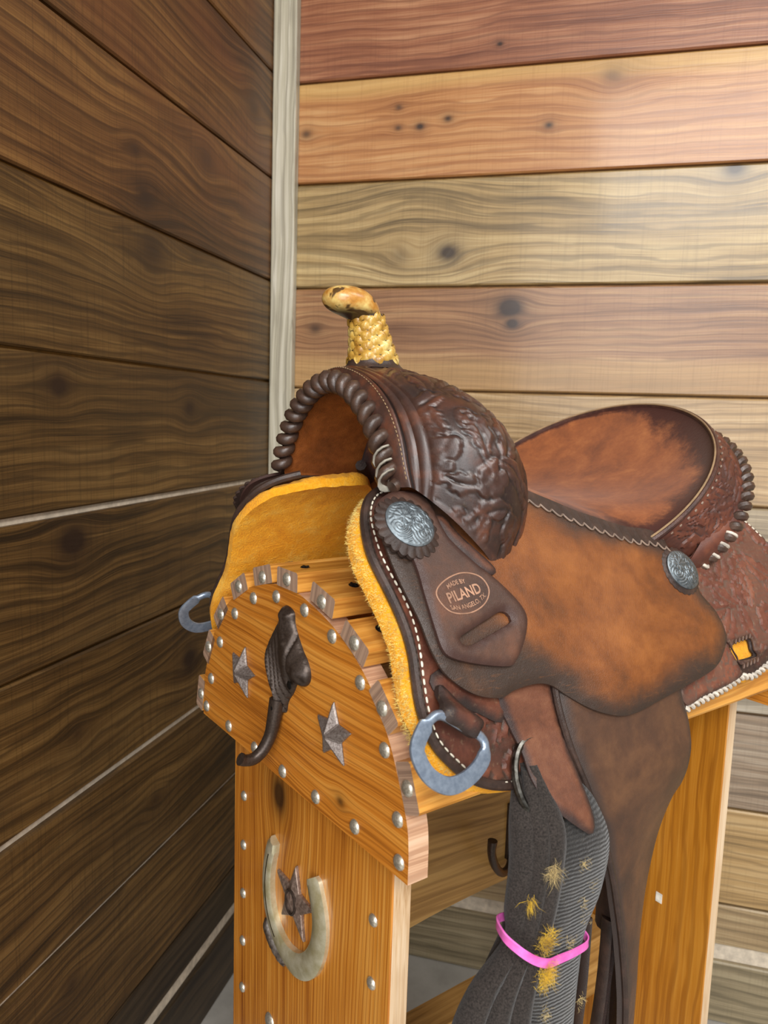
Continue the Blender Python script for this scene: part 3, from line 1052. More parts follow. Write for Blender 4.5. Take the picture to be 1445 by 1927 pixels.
front_mask = lambda q: np.clip(sstep(q[:, 0], .045, .06) * sstep(q[:, 1], .262, .275) * (1 - sstep(q[:, 0], .10, .13)) + sstep(q[:, 0], .36, .38), 0, 1)
for side in (1, -1):
    near = side == 1
    sk = leather_piece('skirt', SKIRT, 0, .004, L_SKIRT, saddle, side, [SLOT], step=.0030 if near else .009,
                       relief=(lambda q: tooling(q, 5, .2, 1.1, front_mask)) if near else None, rdepth=.0028)
    # rolled dark binding on the front and lower edge
    bpth = crom(np.array(SKIRT_FRONT), 3)
    bp3 = surf(bpth[:, 0] + .002, bpth[:, 1], .003, side)
    mobj('skirt_binding', *tube_geo(resample(bp3, .004), .0042, 8), L_DARK, sk)
    st = crom(np.array(SKIRT_STITCH), 5)
    stitches('skirt_stitching', surf(st[:, 0], st[:, 1], .0052, side), MAT_THREAD, sk)
    # twisted pale lacing on the rear lower edge
    rp = crom(np.array([(.308, .3222)] + SKIRT_REST[3:12]), 5)
    mobj('edge_lacing', *tube_geo(coil_path(surf(rp[:, 0], rp[:, 1], .003, side), .0020, .0085), .0021, 6), MAT_LACE, sk)
    # fleece lining
    fo = [(u - .006 if u < .2 else u + (.004 if u > .5 else 0), s + (.006 if s > .29 else 0) - (0)) for u, s in SKIRT]
    fo = [(u, .055 if .08 < u < .14 and s < .16 else s) for u, s in fo]
    fr_ = np.random.RandomState(4 + side)
    fle = leather_piece('fleece_lining', fo, -.016, .015, MAT_FLEECE, sk, side, step=.006, bulge=lambda q: fr_.uniform(-.0007, .0007, len(q)), rnd=.006, botf=lambda q: .009 * sstep(q[:, 1], .23, .31))
    leather_piece('rear_corner_patch', PATCH, .0042, .003, L_SKIRT_R, sk, side, step=.0030 if near else .008, relief=(lambda q: tooling(q, 8, .5, .8)) if near else None)
    jk = leather_piece('seat_jockey', JOCKEY, .0125, .0045, L_JOCKEY, saddle, side, step=.005, stain=lambda q: .12 + .88 * sstep(q[:, 0] - .35 * (q[:, 1] - .2), .085, .15),
                       bulge=lambda q: .006 * sstep(q[:, 1], .20, .29) * sstep(q[:, 0], .10, .2) * (1 - .5 * sstep(q[:, 0], .3, .38)) + .004 * np.sin((q[:, 0] * .8 + q[:, 1] * .6) * 60) * sstep(q[:, 1], .16, .2) * .25)
    bl = leather_piece('front_billet', BILLET, .0175, .0055, L_BILLET, saddle, side, [SLOT2], step=.004, label='thick slotted leather billet with an oval maker stamp' if near else None)
    stp = leather_piece('cinch_billet', STRAP, .0050, .0035, L_STRAP, saddle, side, step=.005, bulge=lambda q: .030 * sstep(q[:, 1], .30, .385))

# ---- rear tooled housings over the skirts, behind the jockey
REARH = [(.362, .2), (.372, .230), (.384, .255), (.386, .268), (.374, .280), (.385, .2785), (.398, .270), (.408, .288), (.415, .2985), (.450, .2960), (.48, .286), (.515, .272), (.548, .248), (.568, .215), (.566, .188), (.5575, .1742), (.5465, .1569), (.532, .142), (.51, .148), (.45, .155), (.39, .160), (.362, .168)]
for side in (1, -1):
    near = side == 1
    rh = leather_piece('rear_housing', REARH, .0043, .0035, L_SKIRT_R, saddle, side, [[(.4070, .2765), (.4425, .2744), (.4444, .287), (.4469, .294), (.4133, .2937), (.4104, .2889)]], step=.0028 if near else .009,
                       relief=(lambda q: tooling(q, 15, .2, 1.15)) if near else None, rdepth=.0028)
    ep = crom(np.array([(.5475, .168), (.5375, .153), (.524, .139), (.50, .122)]), 6)
    stitches('rear_stitching', surf(ep[:, 0], ep[:, 1], .0082, side), MAT_THREAD, rh, .004, .002, .0008)
    for k in range(5):
        t = k / 4
        a = np.array([(.4100 + t * .028, .2990 - t * .002), (.4075 + t * .028, .2735 - t * .0015)])
        for q in a:
            pp = surf(q[0] + np.linspace(0, .0035, 4), q[1] + np.linspace(.002, -.002, 4), .0088, side)
            mobj('slot_lacing', *tube_geo(pp, [.0009, .0014, .0014, .0009], 6), L_SKIRT_R, rh)


# ---- swell (fork cover)
SW = [  # rows front -> back; columns centre -> near bottom : (u, v, w)
    [(.045, 0, .3815), (.045, .026, .3765), (.045, .047, .365), (.045, .066, .349), (.045, .082, .327), (.045, .092, .305), (.046, .097, .290)],
    [(.049, 0, .3905), (.049, .030, .385), (.049, .055, .373), (.049, .077, .355), (.049, .094, .331), (.049, .104, .307), (.050, .1075, .292)],
    [(.056, 0, .3955), (.056, .033, .390), (.056, .061, .379), (.056, .086, .360), (.056, .103, .334), (.056, .1125, .307), (.057, .117, .290)],
    [(.080, 0, .3995), (.080, .038, .394), (.080, .075, .384), (.081, .112, .365), (.082, .137, .335), (.083, .143, .300), (.080, .136, .268)],
    [(.108, 0, .3985), (.109, .040, .3925), (.110, .083, .3825), (.112, .128, .359), (.115, .1555, .325), (.115, .1600, .280), (.103, .148, .243)],
    [(.135, 0, .391), (.136, .040, .385), (.138, .083, .373), (.140, .126, .349), (.141, .1525, .315), (.139, .156, .270), (.117, .1500, .228)],
    [(.158, 0, .376), (.160, .040, .370), (.162, .080, .356), (.163, .117, .332), (.163, .139, .300), (.158, .144, .258), (.128, .1480, .2235)],
    [(.176, 0, .352), (.177, .038, .346), (.178, .074, .332), (.178, .105, .309), (.176, .124, .280), (.168, .134, .248), (.139, .1425, .2230)],
]
SWn = np.array(SW)
full = np.concatenate([SWn[:, :0:-1] * np.array([1, -1, 1]), SWn], 1)
gI = np.stack([crom(full[:, j], 24) for j in range(full.shape[1])], 1)
gJ = np.stack([crom(gI[i], 34) for i in range(gI.shape[0])], 0)
ni, nj = gJ.shape[:2]
du = np.gradient(gJ, axis=0)
dw = np.gradient(gJ, axis=1)
nrm = np.cross(du, dw)
nrm /= np.linalg.norm(nrm, axis=2)[:, :, None] + 1e-9
if nrm[ni // 2, nj // 2, 2] < 0:
    nrm = -nrm
# arc coordinates for the carving
def blur2(A, n_):
    for _ in range(n_):
        B = np.pad(A, 1, mode='edge')
        A = (B[:-2, 1:-1] + B[2:, 1:-1] + 2 * A) / 4
        B = np.pad(A, 1, mode='edge')
        A = (B[1:-1, :-2] + B[1:-1, 2:] + 2 * A) / 4
    return A


la = np.concatenate([np.zeros((1, nj)), np.cumsum(np.linalg.norm(np.diff(gJ, axis=0), axis=2), 0)], 0)
lb = np.concatenate([np.zeros((ni, 1)), np.cumsum(np.linalg.norm(np.diff(gJ, axis=1), axis=2), 1)], 1)
lb -= lb[:, nj // 2][:, None]
q = np.stack([la.ravel(), lb.ravel()], 1)
lam = la / la[-1]
edge_c = np.minimum(1 - np.abs(np.linspace(-1, 1, nj))[None, :], 1)


def swell_mask(qq):
    L_ = lam.ravel()
    ii = np.repeat(np.arange(ni), nj)
    return sstep(ii, 58, 64) * (1 - sstep(L_, .93, .965)) * np.tile(sstep(1 - np.abs(np.linspace(-1, 1, nj)), .012, .03), ni)


rl = blur2(tooling(q, 23, .25, 1.25, swell_mask).reshape(ni, nj), 1).ravel()
ii = np.arange(ni)[:, None] + np.zeros((1, nj))
hgt = (rl.reshape(ni, nj) - .6) * .0034
# border grooves: stitched band along the rope and two beaded lines
for (c, wd, dp) in ((44, 1.6, -.0016), (52, 1.1, -.0012), (58, 1.1, -.0012)):
    hgt += dp * np.exp(-((ii - c) / wd) ** 2)
hgt += .0014 * (1 - sstep(ii, 41, 45))
G = gJ + nrm * hgt[:, :, None]
V = [P3(*p) for p in G.reshape(-1, 3)]
F = [(i * nj + j, i * nj + j + 1, (i + 1) * nj + j + 1, (i + 1) * nj + j) for i in range(ni - 1) for j in range(nj - 1)]
# inner skin gives the cover its thickness
inner = gJ - nrm * .0035
nV = len(V)
V += [P3(*p) for p in inner.reshape(-1, 3)]
F += [tuple(nV + k for k in reversed(f)) for f in F]
for j in range(nj - 1):
    for i in (0, ni - 1):
        F.append((i * nj + j, i * nj + j + 1, nV + i * nj + j + 1, nV + i * nj + j))
for i in range(ni - 1):
    for j in (0, nj - 1):
        F.append((i * nj + j, (i + 1) * nj + j, nV + (i + 1) * nj + j, nV + i * nj + j))
relief_a = np.where(ii < 56, np.where(np.abs(ii - 44) < 1.6, .1, .75), rl.reshape(ni, nj)).ravel()
swell = mobj('swell', V, F, L_SWELL, saddle, attrs={'relief': np.tile(relief_a, 2), 'edge': np.full(2 * nV, .05)}, label='dark brown swell cover carved with flowers and leaves')
bpath = G[36][12:-12]
stitches('swell_stitching', conv(bpath + nrm[36][12:-12] * .0006), MAT_THREAD_T, swell, .0025, .0016, .0005)
# twisted rope binding round the gullet
rp = full[0] * np.array([1, 1, 1.0]) + np.array([-.002, 0, 0])
rp = crom(rp, 10)
mobj('gullet_rope', *tube_geo(coil_path(conv(rp), .0052, .0148, ppt=16), .0060, 9), L_ROPE, swell, label='twisted dark leather rope binding')
for k in range(3):
    s0 = int(len(rp) * (.86 + .045 * k))
    c = rp[min(s0, len(rp) - 4)]
    a = np.linspace(-1.9, 1.4, 8)
    pp = [P3(c[0] - .0115 * math.cos(t) , c[1] + .011 * math.sin(t) * .5 + .004, c[2] + .011 * math.sin(t) * .8) for t in a]
    mobj('lace_strip', *tube_geo(pp, .0022, 6, sx=1.4, sy=.5), plain('silver_lace_%d' % k, (176, 170, 156), .4), swell)
# red-brown strip showing along the lower front edge of the swell
for side in (1, -1):
    leather_piece('swell_border', [(.0700, .1230), (.0741, .1301), (.0775, .1452), (.0933, .1674), (.1038, .1778), (.1135, .1760), (.1120, .1690), (.1010, .1540), (.0900, .1380), (.0820, .1200)], .0165, .0045, L_STRAP, swell, side, step=.004)

# gullet lining and closed tunnel
Vt, Ft = [], []
secs = [(.0465, 1.0, .0), (.08, .97, -.004), (.12, .90, -.012), (.16, .80, -.028), (.20, .68, -.045)]
base = full[0]
nb = 0
bb_ = crom(base, 4)
bb_ = np.vstack([[bb_[0] + np.array([0, .02, -.02])], bb_, [bb_[-1] + np.array([0, -.02, -.02])]])
for (u, k, dz) in secs:
    for p in bb_:
        w = .285 + (p[2] - .285) * (k if p[2] > .285 else 1) + dz * .3 * (1 if p[2] > .285 else 0)
        Vt.append(P3(u, p[1] * (.97 if u < .05 else .97 * (.6 + .4 * k)), w - .001))
m_ = len(bb_)
for i in range(len(secs) - 1):
    for j in range(m_ - 1):
        Ft.append((i * m_ + j, i * m_ + j + 1, (i + 1) * m_ + j + 1, (i + 1) * m_ + j))
Ft.append(tuple(range((len(secs) - 1) * m_, len(secs) * m_)))
gul = mobj('gullet_lining', Vt, Ft, L_GULLET, saddle)

# ---- horn
g = NT('rawhide')
co = g.obj()
n1 = g.noise(co, 60., 4, .6)
sp_ = g.noise(co, 95., 2, .5, .6)
col = g.ramp(n1, [(.3, (146, 98, 30)), (.5, (194, 152, 66)), (.7, (226, 204, 130))])
HORN_BRAID = g
g.bump(n1, .2, .001)
MAT_BRAID = g.fin(col, .32, coat=.25)
g = NT('horn_cap')
co = g.obj()
n1 = g.noise(co, 42., 4, .6)
sp_ = g.noise(co, 70., 2, .5, .4)
col = g.ramp(n1, [(.3, (120, 74, 32)), (.46, (186, 128, 52)), (.66, (230, 206, 128))])
col = g.mix(g.smooth(sp_, .54, .60), col, lin((84, 58, 26)))
wz = sepxyz(g, co)[2]
col = g.mix(g.math('SUBTRACT', 1.0, g.smooth(wz, .443, .450)), col, lin((46, 30, 24)))
MAT_CAP = g.fin(col, .35, coat=.3)

NK = [(.0915, .396, .0290, .0285), (.0905, .401, .0250, .0245), (.0885, .413, .0215, .0215), (.0855, .425, .0190, .0195), (.0825, .436, .0170, .0180), (.0790, .446, .0160, .0180)]
NKi = crom(np.array(NK), 5)
Vn, Fn = [], []
SEGN = 28
for (u, w, ru, rv) in NKi:
    for k in range(SEGN):
        a = 2 * PI * k / SEGN
        Vn.append(P3(u + ru * math.cos(a), rv * math.sin(a), w))
for i in range(len(NKi) - 1):
    for k in range(SEGN):
        Fn.append((i * SEGN + k, i * SEGN + (k + 1) % SEGN, (i + 1) * SEGN + (k + 1) % SEGN, (i + 1) * SEGN + k))
Fn += [tuple(range(SEGN)), tuple(range((len(NKi) - 1) * SEGN, len(NKi) * SEGN))]
horn = mobj('horn', Vn, Fn, L_DARK, saddle, label='saddle horn with braided yellow rawhide wrap')
# braided wrap: over-and-under ribbons both ways round the neck
NS = 7
for dr in (1, -1):
    for s0 in range(NS):
        Vb, Fb = [], []
        M = 46
        for i in range(M + 1):
            t = i / M
            w = .4015 + t * .0425
            u, ru, rv = [np.interp(w, NKi[:, 1], NKi[:, c]) for c in (0, 2, 3)]
            a0 = 2 * PI * s0 / NS + dr * t * 4.2 + (.2 if dr < 0 else 0)
            lift = .0010 + .0009 * math.sin(NS * (a0 * dr * 1.0 + t * 4.2) + (0 if dr > 0 else PI))
            for b in (-1, -.55, .55, 1):
                ww = w + b * .0036
                aa = a0 - b * dr * .085
                l_ = lift - (.0013 if abs(b) > .9 else 0)
                Vb.append(P3(u + (ru + l_) * math.cos(aa), (rv + l_) * math.sin(aa), ww))
        for i in range(M):
            for b in range(3):
                Fb.append((i * 4 + b, i * 4 + b + 1, (i + 1) * 4 + b + 1, (i + 1) * 4 + b))
        mobj('braid_strand', Vb, Fb, MAT_BRAID, horn)
# cap
Vc, Fc = [], []
RA, RB = 16, 28
cu, cw = .0640, .4540
for i in range(RA + 1):
    ph = -PI / 2 + PI * i / RA
    for k in range(RB):
        a = 2 * PI * k / RB
        x = math.cos(ph) * math.cos(a)
        y = math.cos(ph) * math.sin(a)
        z = math.sin(ph)
        x, y = [np.sign(t) * abs(t) ** .92 for t in (x, y)]
        z = np.sign(z) * abs(z) ** .9
        U = x * (.0295 if x < 0 else .0285)
        Vv = y * .0215
        Wz = z * (.0150 if z > 0 else .0125)
        Wz += .0030 * (-U / .03) - .008 * max(0, U / .0275) ** 2
        if z < 0 and x > -.25:
            Wz -= .010 * (x + .25) * (1 - abs(y)) * abs(z)
        Vc.append(P3(cu + U, Vv, cw + Wz))
for i in range(RA):
    for k in range(RB):
        Fc.append((i * RB + k, i * RB + (k + 1) % RB, (i + 1) * RB + (k + 1) % RB, (i + 1) * RB + k))
mobj('horn_cap', Vc, Fc, MAT_CAP, horn, label='mottled yellow and brown rawhide cap')


# ---- seat and cantle
def rim(s):
    s = np.asarray(s, float)
    return np.stack([.382 + .141 * np.cos(s), .168 * np.sin(s), .272 + .102 * np.cos(s)], -1)


EDGE = np.array([(.120, .060, .300), (.15, .088, .280), (.1815, .109, .267), (.2179, .127, .255), (.2627, .143, .241), (.2956, .151, .234), (.3200, .155, .2305)])
SR = np.linspace(1.965, 0, 40)
near_edge = np.vstack([crom(EDGE, 5)[:-1], rim(SR)])
HC = np.array([(.12, .352), (.15, .330), (.2, .300), (.26, .277), (.32, .266), (.38, .268), (.42, .279), (.455, .300), (.485, .328), (.505, .350), (.523, .374)])
HCi = crom(HC, 6)
NY = 33
Vs_, Fs_, Es = [], [], []
for (u, v, w) in near_edge:
    hc = float(np.interp(u, HCi[:, 0], HCi[:, 1]))
    for j in range(NY):
        y = -1 + 2 * j / (NY - 1)
        ex = 2.4 if u < .33 else 2.4 + 1.2 * (u - .33) / .19
        ww = hc + (w - hc) * abs(y) ** ex
        if u < .36:
            ww += .010 * (1 - abs(y)) * abs(y) * 4 * (1 - sstep(u, .25, .36)) * .6
        Vs_.append(P3(u, y * v, ww))
        dist = (1 - abs(y)) * max(v, .02)
        rimd = min(np.linalg.norm(rim(np.linspace(-1.9, 1.9, 60)) - np.array([u, y * v, ww]), axis=1))
        far_k = 1 + 5.0 * float(sstep(-y * v, -.035, .05))
        Es.append(min(dist * 1.3, rimd * (.80 if u > .44 else 1.5)) * far_k if u > .33 else dist * .62 * (4 if y < 0 else 1))
NR = len(near_edge)
for i in range(NR - 1):
    for j in range(NY - 1):
        Fs_.append((i * NY + j, i * NY + j + 1, (i + 1) * NY + j + 1, (i + 1) * NY + j))
n0 = len(Vs_)
Vs2 = [(a, b, c - .006) for a, b, c in Vs_]
Fs2 = [tuple(n0 + k for k in reversed(f)) for f in Fs_]
seat = mobj('seat', Vs_ + Vs2, Fs_ + Fs2, MAT_SUEDE, saddle, attrs={'edge': np.array(Es + Es)}, label='tan suede seat with dark worn rim')
# rolled seat edge on both sides, scalloped trim below it
for side in (1, -1):
    ed3 = crom(EDGE, 6) * np.array([1, side, 1])
    mobj('seat_roll', *tube_geo(conv(ed3 + np.array([0, 0, -.002])), .0062, 8), L_DARK, seat)
    sc = []
    line = resample(crom(np.array([(.16, .093), (.1996, .1142), (.2179, .1243), (.2412, .1369), (.2627, .1458), (.2956, .158), (.3296, .1639), (.3471, .172)]), 6), .0008)
    Ls = np.concatenate([[0], np.cumsum(np.linalg.norm(np.diff(line, axis=0), axis=1))])
    for (u, s), l in zip(line, Ls):
        sc.append((u, s + .0050 * abs(math.sin(PI * l / .0118)) - .001))
    sc = np.array(sc)
    mobj('scalloped_trim', *tube_geo(surf(sc[:, 0], sc[:, 1], .0182, side), .0009, 6), MAT_TRIMEDGE, seat)
    lw = np.stack([line[:, 0], line[:, 1] - .0035], 1)
    Vq, Fq = [], []
    A = surf(lw[:, 0], lw[:, 1] - .012, .0175, side)
    B_ = surf(sc[:, 0], sc[:, 1], .0182, side)
    for k in range(len(A)):
        Vq += [A[k], B_[k]]
    Fq = [(2 * k, 2 * k + 1, 2 * k + 3, 2 * k + 2) for k in range(len(A) - 1)]
    mobj('trim_leather', Vq, Fq, L_DARK, seat)

srs = np.linspace(-1.97, 1.97, 90)
RM = rim(srs)
mobj('rim_piping', *tube_geo(conv(RM + np.array([.002, 0, .001])), .0036, 8), leather('piping_leather', (70, 44, 38), (48, 34, 32), (96, 66, 54), .3, 60, 900, .2), seat)
mobj('rim_cord', *tube_geo(conv(RM + np.array([-.0015, 0, .0034])), .0011, 6), MAT_THREAD_T, seat)


def cantle_edge(s):
    R_ = rim(s)
    k = (np.abs(s) / 1.97) ** 1.6
    return R_ + np.stack([.031 + .046 * k, .009 * np.sin(s), -.022 - .008 * k], -1)


CE = cantle_edge(srs)
rows = []
for t in np.linspace(0, 1, 14):
    p = RM * (1 - t) + CE * t
    p = p + np.array([.003, 0, -.002 + .0])
    p[:, 2] += .007 * math.sin(PI * t) - .010 * t * t * 0
    rows.append(p)
back = CE + np.stack([-.03 + 0 * srs, 0 * srs, -.02 + 0 * srs], -1)
for t in (.35, .7, 1.0):
    rows.append(CE * (1 - t) + (RM + np.stack([.004 + 0 * srs, 0 * srs, -.055 + .0 * srs], -1)) * t)
CG = np.array(rows)
CGd = np.stack([crom(CG[:, j], 3) for j in range(CG.shape[1])], 1)
CGd = np.stack([crom(CGd[i], 3) for i in range(CGd.shape[0])], 0)
a_, b_ = CGd.shape[:2]
lA = np.concatenate([np.zeros((1, b_)), np.cumsum(np.linalg.norm(np.diff(CGd, axis=0), axis=2), 0)], 0)
lB = np.concatenate([np.zeros((a_, 1)), np.cumsum(np.linalg.norm(np.diff(CGd, axis=1), axis=2), 1)], 1)
rl2 = tooling(np.stack([lA.ravel(), lB.ravel()], 1), 33, .2, 1.0).reshape(a_, b_)
nn_ = np.cross(np.gradient(CGd, axis=0), np.gradient(CGd, axis=1))
nn_ /= np.linalg.norm(nn_, axis=2)[:, :, None] + 1e-9
if nn_[8, b_ // 2, 2] < 0:
    nn_ = -nn_
mk = (sstep(np.arange(a_), 4, 8) * (1 - sstep(np.arange(a_), 32, 36)))[:, None]
CG2 = CGd + nn_ * ((rl2 - .6) * .0024 * mk)[:, :, None]
V = [P3(*p) for p in CG2.reshape(-1, 3)]
F = [(i * b_ + j, i * b_ + j + 1, (i + 1) * b_ + j + 1, (i + 1) * b_ + j) for i in range(a_ - 1) for j in range(b_ - 1)]
nv = len(V)
V += [P3(*p) for p in (CGd - nn_ * .004).reshape(-1, 3)]
F += [tuple(nv + k for k in reversed(f)) for f in F]
for i in range(a_ - 1):
    for j in (0, b_ - 1):
        F.append((i * b_ + j, (i + 1) * b_ + j, nv + (i + 1) * b_ + j, nv + i * b_ + j))
cantle = mobj('cantle', V, F, L_CANTLE, saddle, attrs={'relief': np.tile((rl2 * mk + .7 * (1 - mk)).ravel(), 2), 'edge': np.full(2 * nv, .05)}, label='tooled brown cantle roll')
cr_ = conv(CE + np.array([.002, 0, 0]))
mobj('cantle_rope', *tube_geo(coil_path(cr_, .0044, .0150, ppt=14), .0052, 8), L_ROPE, cantle)
for side in (1, -1):
    nc = len(cr_)
    seg_ = cr_[-9:] if side == 1 else cr_[:9]
    mobj('cantle_lace', *tube_geo(coil_path(seg_, .0070, .0150, ppt=14, phase=PI), .0024, 6), MAT_LACE, cantle)
stitches('cantle_stitching', conv(rows[2] + np.array([.0, 0, .0025])), MAT_TRIMEDGE, cantle, .0035, .009, .0013)


# ---- conchos on scalloped leather rosettes
def on_surf(u, s, o, side=1):
    """frame on the leather surface: origin, along u, down the surface, outward"""
    p = surf(u, s, o, side)
    pu = surf(u + .001, s, o, side) - p
    ps = surf(u, s + .001, o, side) - p
    pu /= np.linalg.norm(pu)
    ps /= np.linalg.norm(ps)
    n_ = surf(u, s, o + .001, side) - p
    n_ /= np.linalg.norm(n_)
    return p, pu, ps, n_


def disc(name, frame, r, h, mat, parent, seg=40, rings=10, engr=None, wave=None, tilt=0.0, rs=1.0, **kw):
    p, a, b, n_ = frame
    V, F, rel = [], [], []
    for i in range(rings + 1):
        f = i / rings
        for k in range(seg):
            t = 2 * PI * k / seg
            R_ = r * f * (1 + (wave[1] * (abs(math.sin(wave[0] * t / 2)) - .5) * f if wave else 0))
            e = engr(f, t) if engr else 0
            hh = h * (1 - f ** 4) + e
            V.append(p + R_ * (math.cos(t) * a + rs * math.sin(t) * b) + n_ * hh)
    for i in range(rings):
        for k in range(seg):
            F.append((i * seg + k, i * seg + (k + 1) % seg, (i + 1) * seg + (k + 1) % seg, (i + 1) * seg + k))
    b0 = len(V)
    for k in range(seg):
        V.append(V[rings * seg + k] - n_ * .003)
    for k in range(seg):
        F.append((rings * seg + k, rings * seg + (k + 1) % seg, b0 + (k + 1) % seg, b0 + k))
    F.append(tuple(range(b0, b0 + seg)))
    return mobj(name, V, F, mat, parent, **kw)


RS = random.Random(6)
SCR = [(RS.uniform(-.9, .9), RS.uniform(-.9, .9), RS.choice((-1, 1, 2, -2))) for _ in range(15)]


def engraving(f, t):
    x, y = f * math.cos(t), f * math.sin(t)
    h = 0.0
    # flower off-centre and scrolls
    dx, dy = x + .25, y + .3
    r = math.hypot(dx, dy)
    tt = math.atan2(dy, dx)
    if r < .34:
        h += .00045 * abs(math.cos(4 * tt)) * (r > .08) + (.0006 if r < .08 else 0)
    else:
        k = min(range(len(SCR)), key=lambda i_: (x - SCR[i_][0]) ** 2 + (y - SCR[i_][1]) ** 2)
        ex, ey, es = SCR[k]
        er = math.hypot(x - ex, y - ey)
        h += .00032 * math.sin(math.atan2(y - ey, x - ex) * es + er * 46) * min(1, er * 9)
    if f > .9:
        h = .0002
    return h


for side in (1, -1):
    for (u, s, r, off, rs) in ((.0385, .1305, .0225, .0236, .97), (.3505, .1955, .0225, .0178, .92)):
        big = u < .2
        fr1 = on_surf(u + (-.0015 if big else 0), s + (.001 if big else 0), off - .001, side)
        ro = disc('rosette', fr1, r * (1.28 if big else 1.14), .0035, L_DARK, saddle, seg=132 if big else 100, rings=6, wave=(22 if big else 24, .10 if big else .05))
        fr2 = on_surf(u, s, off + .0022, side)
        disc('concho', fr2, r, .0022, MAT_SILVER, ro, seg=120 if side == 1 else 40, rings=34 if side == 1 else 8, engr=engraving if side == 1 else None, rs=rs, label='engraved round silver concho')


# ---- maker's stamp on the near billet
MAT_STAMP = plain('stamp_tan', (168, 128, 104), .6, var=.15)


def text_obj(txt, u0, s0, du_, ds_, size, arc=0.0, squeeze=1.0, bold=.0):
    cu_ = bpy.data.curves.new('stamp_text', 'FONT')
    cu_.body = txt
    cu_.size = 1.0
    cu_.align_x = 'CENTER'
    cu_.offset = bold
    cu_.resolution_u = 3
    cu_.fill_mode = 'FRONT'
    tmp = bpy.data.objects.new('stamp_text_tmp', cu_)
    COL.objects.link(tmp)
    dg = bpy.context.evaluated_depsgraph_get()
    me0 = bpy.data.meshes.new_from_object(tmp.evaluated_get(dg))
    bpy.data.objects.remove(tmp)
    a = np.array([v.co[:] for v in me0.vertices])
    F = [tuple(p.vertices) for p in me0.polygons]
    bpy.data.meshes.remove(me0)
    x, y = a[:, 0] * size * squeeze, a[:, 1] * size
    L_ = math.hypot(du_, ds_)
    cx_, sx_ = du_ / L_, ds_ / L_
    yy = y - arc * x * x
    U = u0 + x * cx_ + yy * sx_ * 1.0
    S = s0 + x * sx_ - yy * cx_
    return surf(U, S, .02345, 1), F


near_billet = [o for o in bpy.data.objects if o.name.startswith('front_billet') and 'label' in o][0]
for (txt, u, s, du_, ds_, sz, arc, sq, bold) in (('PILAND', .0672, .1952, .0453, -.0062, .0118, 0, .92, .02), ('MADE BY', .0618, .1838, .0201, -.0030, .0052, 14, .95, .01), ('SAN ANGELO, TX.', .0690, .2030, .0388, -.0062, .0052, -9, .95, .01)):
    V, F = text_obj(txt, u, s, du_, ds_, sz, arc, sq, bold)
    mobj('stamp_lettering', V, F, MAT_STAMP, near_billet, smooth=False)
OVAL = crom([(.0391, .1891), (.0513, .1795), (.0721, .1749), (.0894, .1798), (.0937, .1916), (.0835, .2024), (.0651, .2074), (.0465, .2035)], 8, True)
mobj('stamp_oval', *tube_geo(surf(OVAL[:, 0], OVAL[:, 1], .0232, 1), .0006, 6, True), MAT_STAMP, near_billet)

# ---- rigging dees and their leather loops
DEE_C = [(-.0150, .2940), (-.0105, .2850), (.0010, .2755), (.0130, .2735), (.0290, .2840), (.0430, .2930), (.0465, .3010), (.0400, .3110), (.0230, .3185), (.0050, .3190), (-.0095, .3090)]
LOOP = [(.0258, .2535), (.0200, .2640), (.0124, .2745), (.0250, .2850), (.0391, .2950), (.0450, .2905), (.0510, .2845), (.0410, .2700), (.0310, .2570)]
for side in (1, -1):
    Oo = resample(crom(DEE_C, 8, True), .003, True)
    Tn = np.roll(Oo, -1, 0) - np.roll(Oo, 1, 0)
    Tn /= np.linalg.norm(Tn, axis=1)[:, None]
    Nn = np.stack([-Tn[:, 1], Tn[:, 0]], 1)
    Vd, Fd = [], []
    tilt = lambda q: .0215 + .10 * np.clip(q[1] - .285, 0, 1)
    for p, nn2 in zip(Oo, Nn):
        # flat lower plate narrowing to a round bar at the leather loop
        top = 1 - sstep(p[1] - .62 * (p[0] - .0155), .2855, .2885)
        wdt = .0062 * (1 - top) + .0036 * top
        th = .0032 * (1 - top) + .0066 * top
        for k in range(10):
            a = 2 * PI * k / 10
            ca, sa = math.cos(a), math.sin(a)
            pw = .35 + .65 * top
            ca, sa = math.copysign(abs(ca) ** pw, ca), math.copysign(abs(sa) ** pw, sa)
            qx = p + nn2 * wdt * ca
            Vd.append(surf(qx[0], qx[1], tilt(p) + th * .5 * sa, side))
    kk = 10
    for i in range(len(Oo)):
        j = (i + 1) % len(Oo)
        for k in range(kk):
            Fd.append((i * kk + k, i * kk + (k + 1) % kk, j * kk + (k + 1) % kk, j * kk + k))
    dee = mobj('rigging_dee', Vd, Fd, MAT_STEEL, saddle, label='flat brushed steel rigging ring')
    leather_piece('rigging_loop', LOOP, .006, .0105, L_SKIRT, dee, side, step=.0035, bulge=lambda q: .012 * sstep(q[:, 1] - .55 * (q[:, 0] - .02), .256, .272), rnd=.005)
    leather_piece('rigging_plate', [(.0250, .245), (.0270, .262), (.040, .270), (.060, .2800), (.083, .292), (.090, .275), (.07, .24)], .0042, .003, L_SKIRT, saddle, side, step=.006)

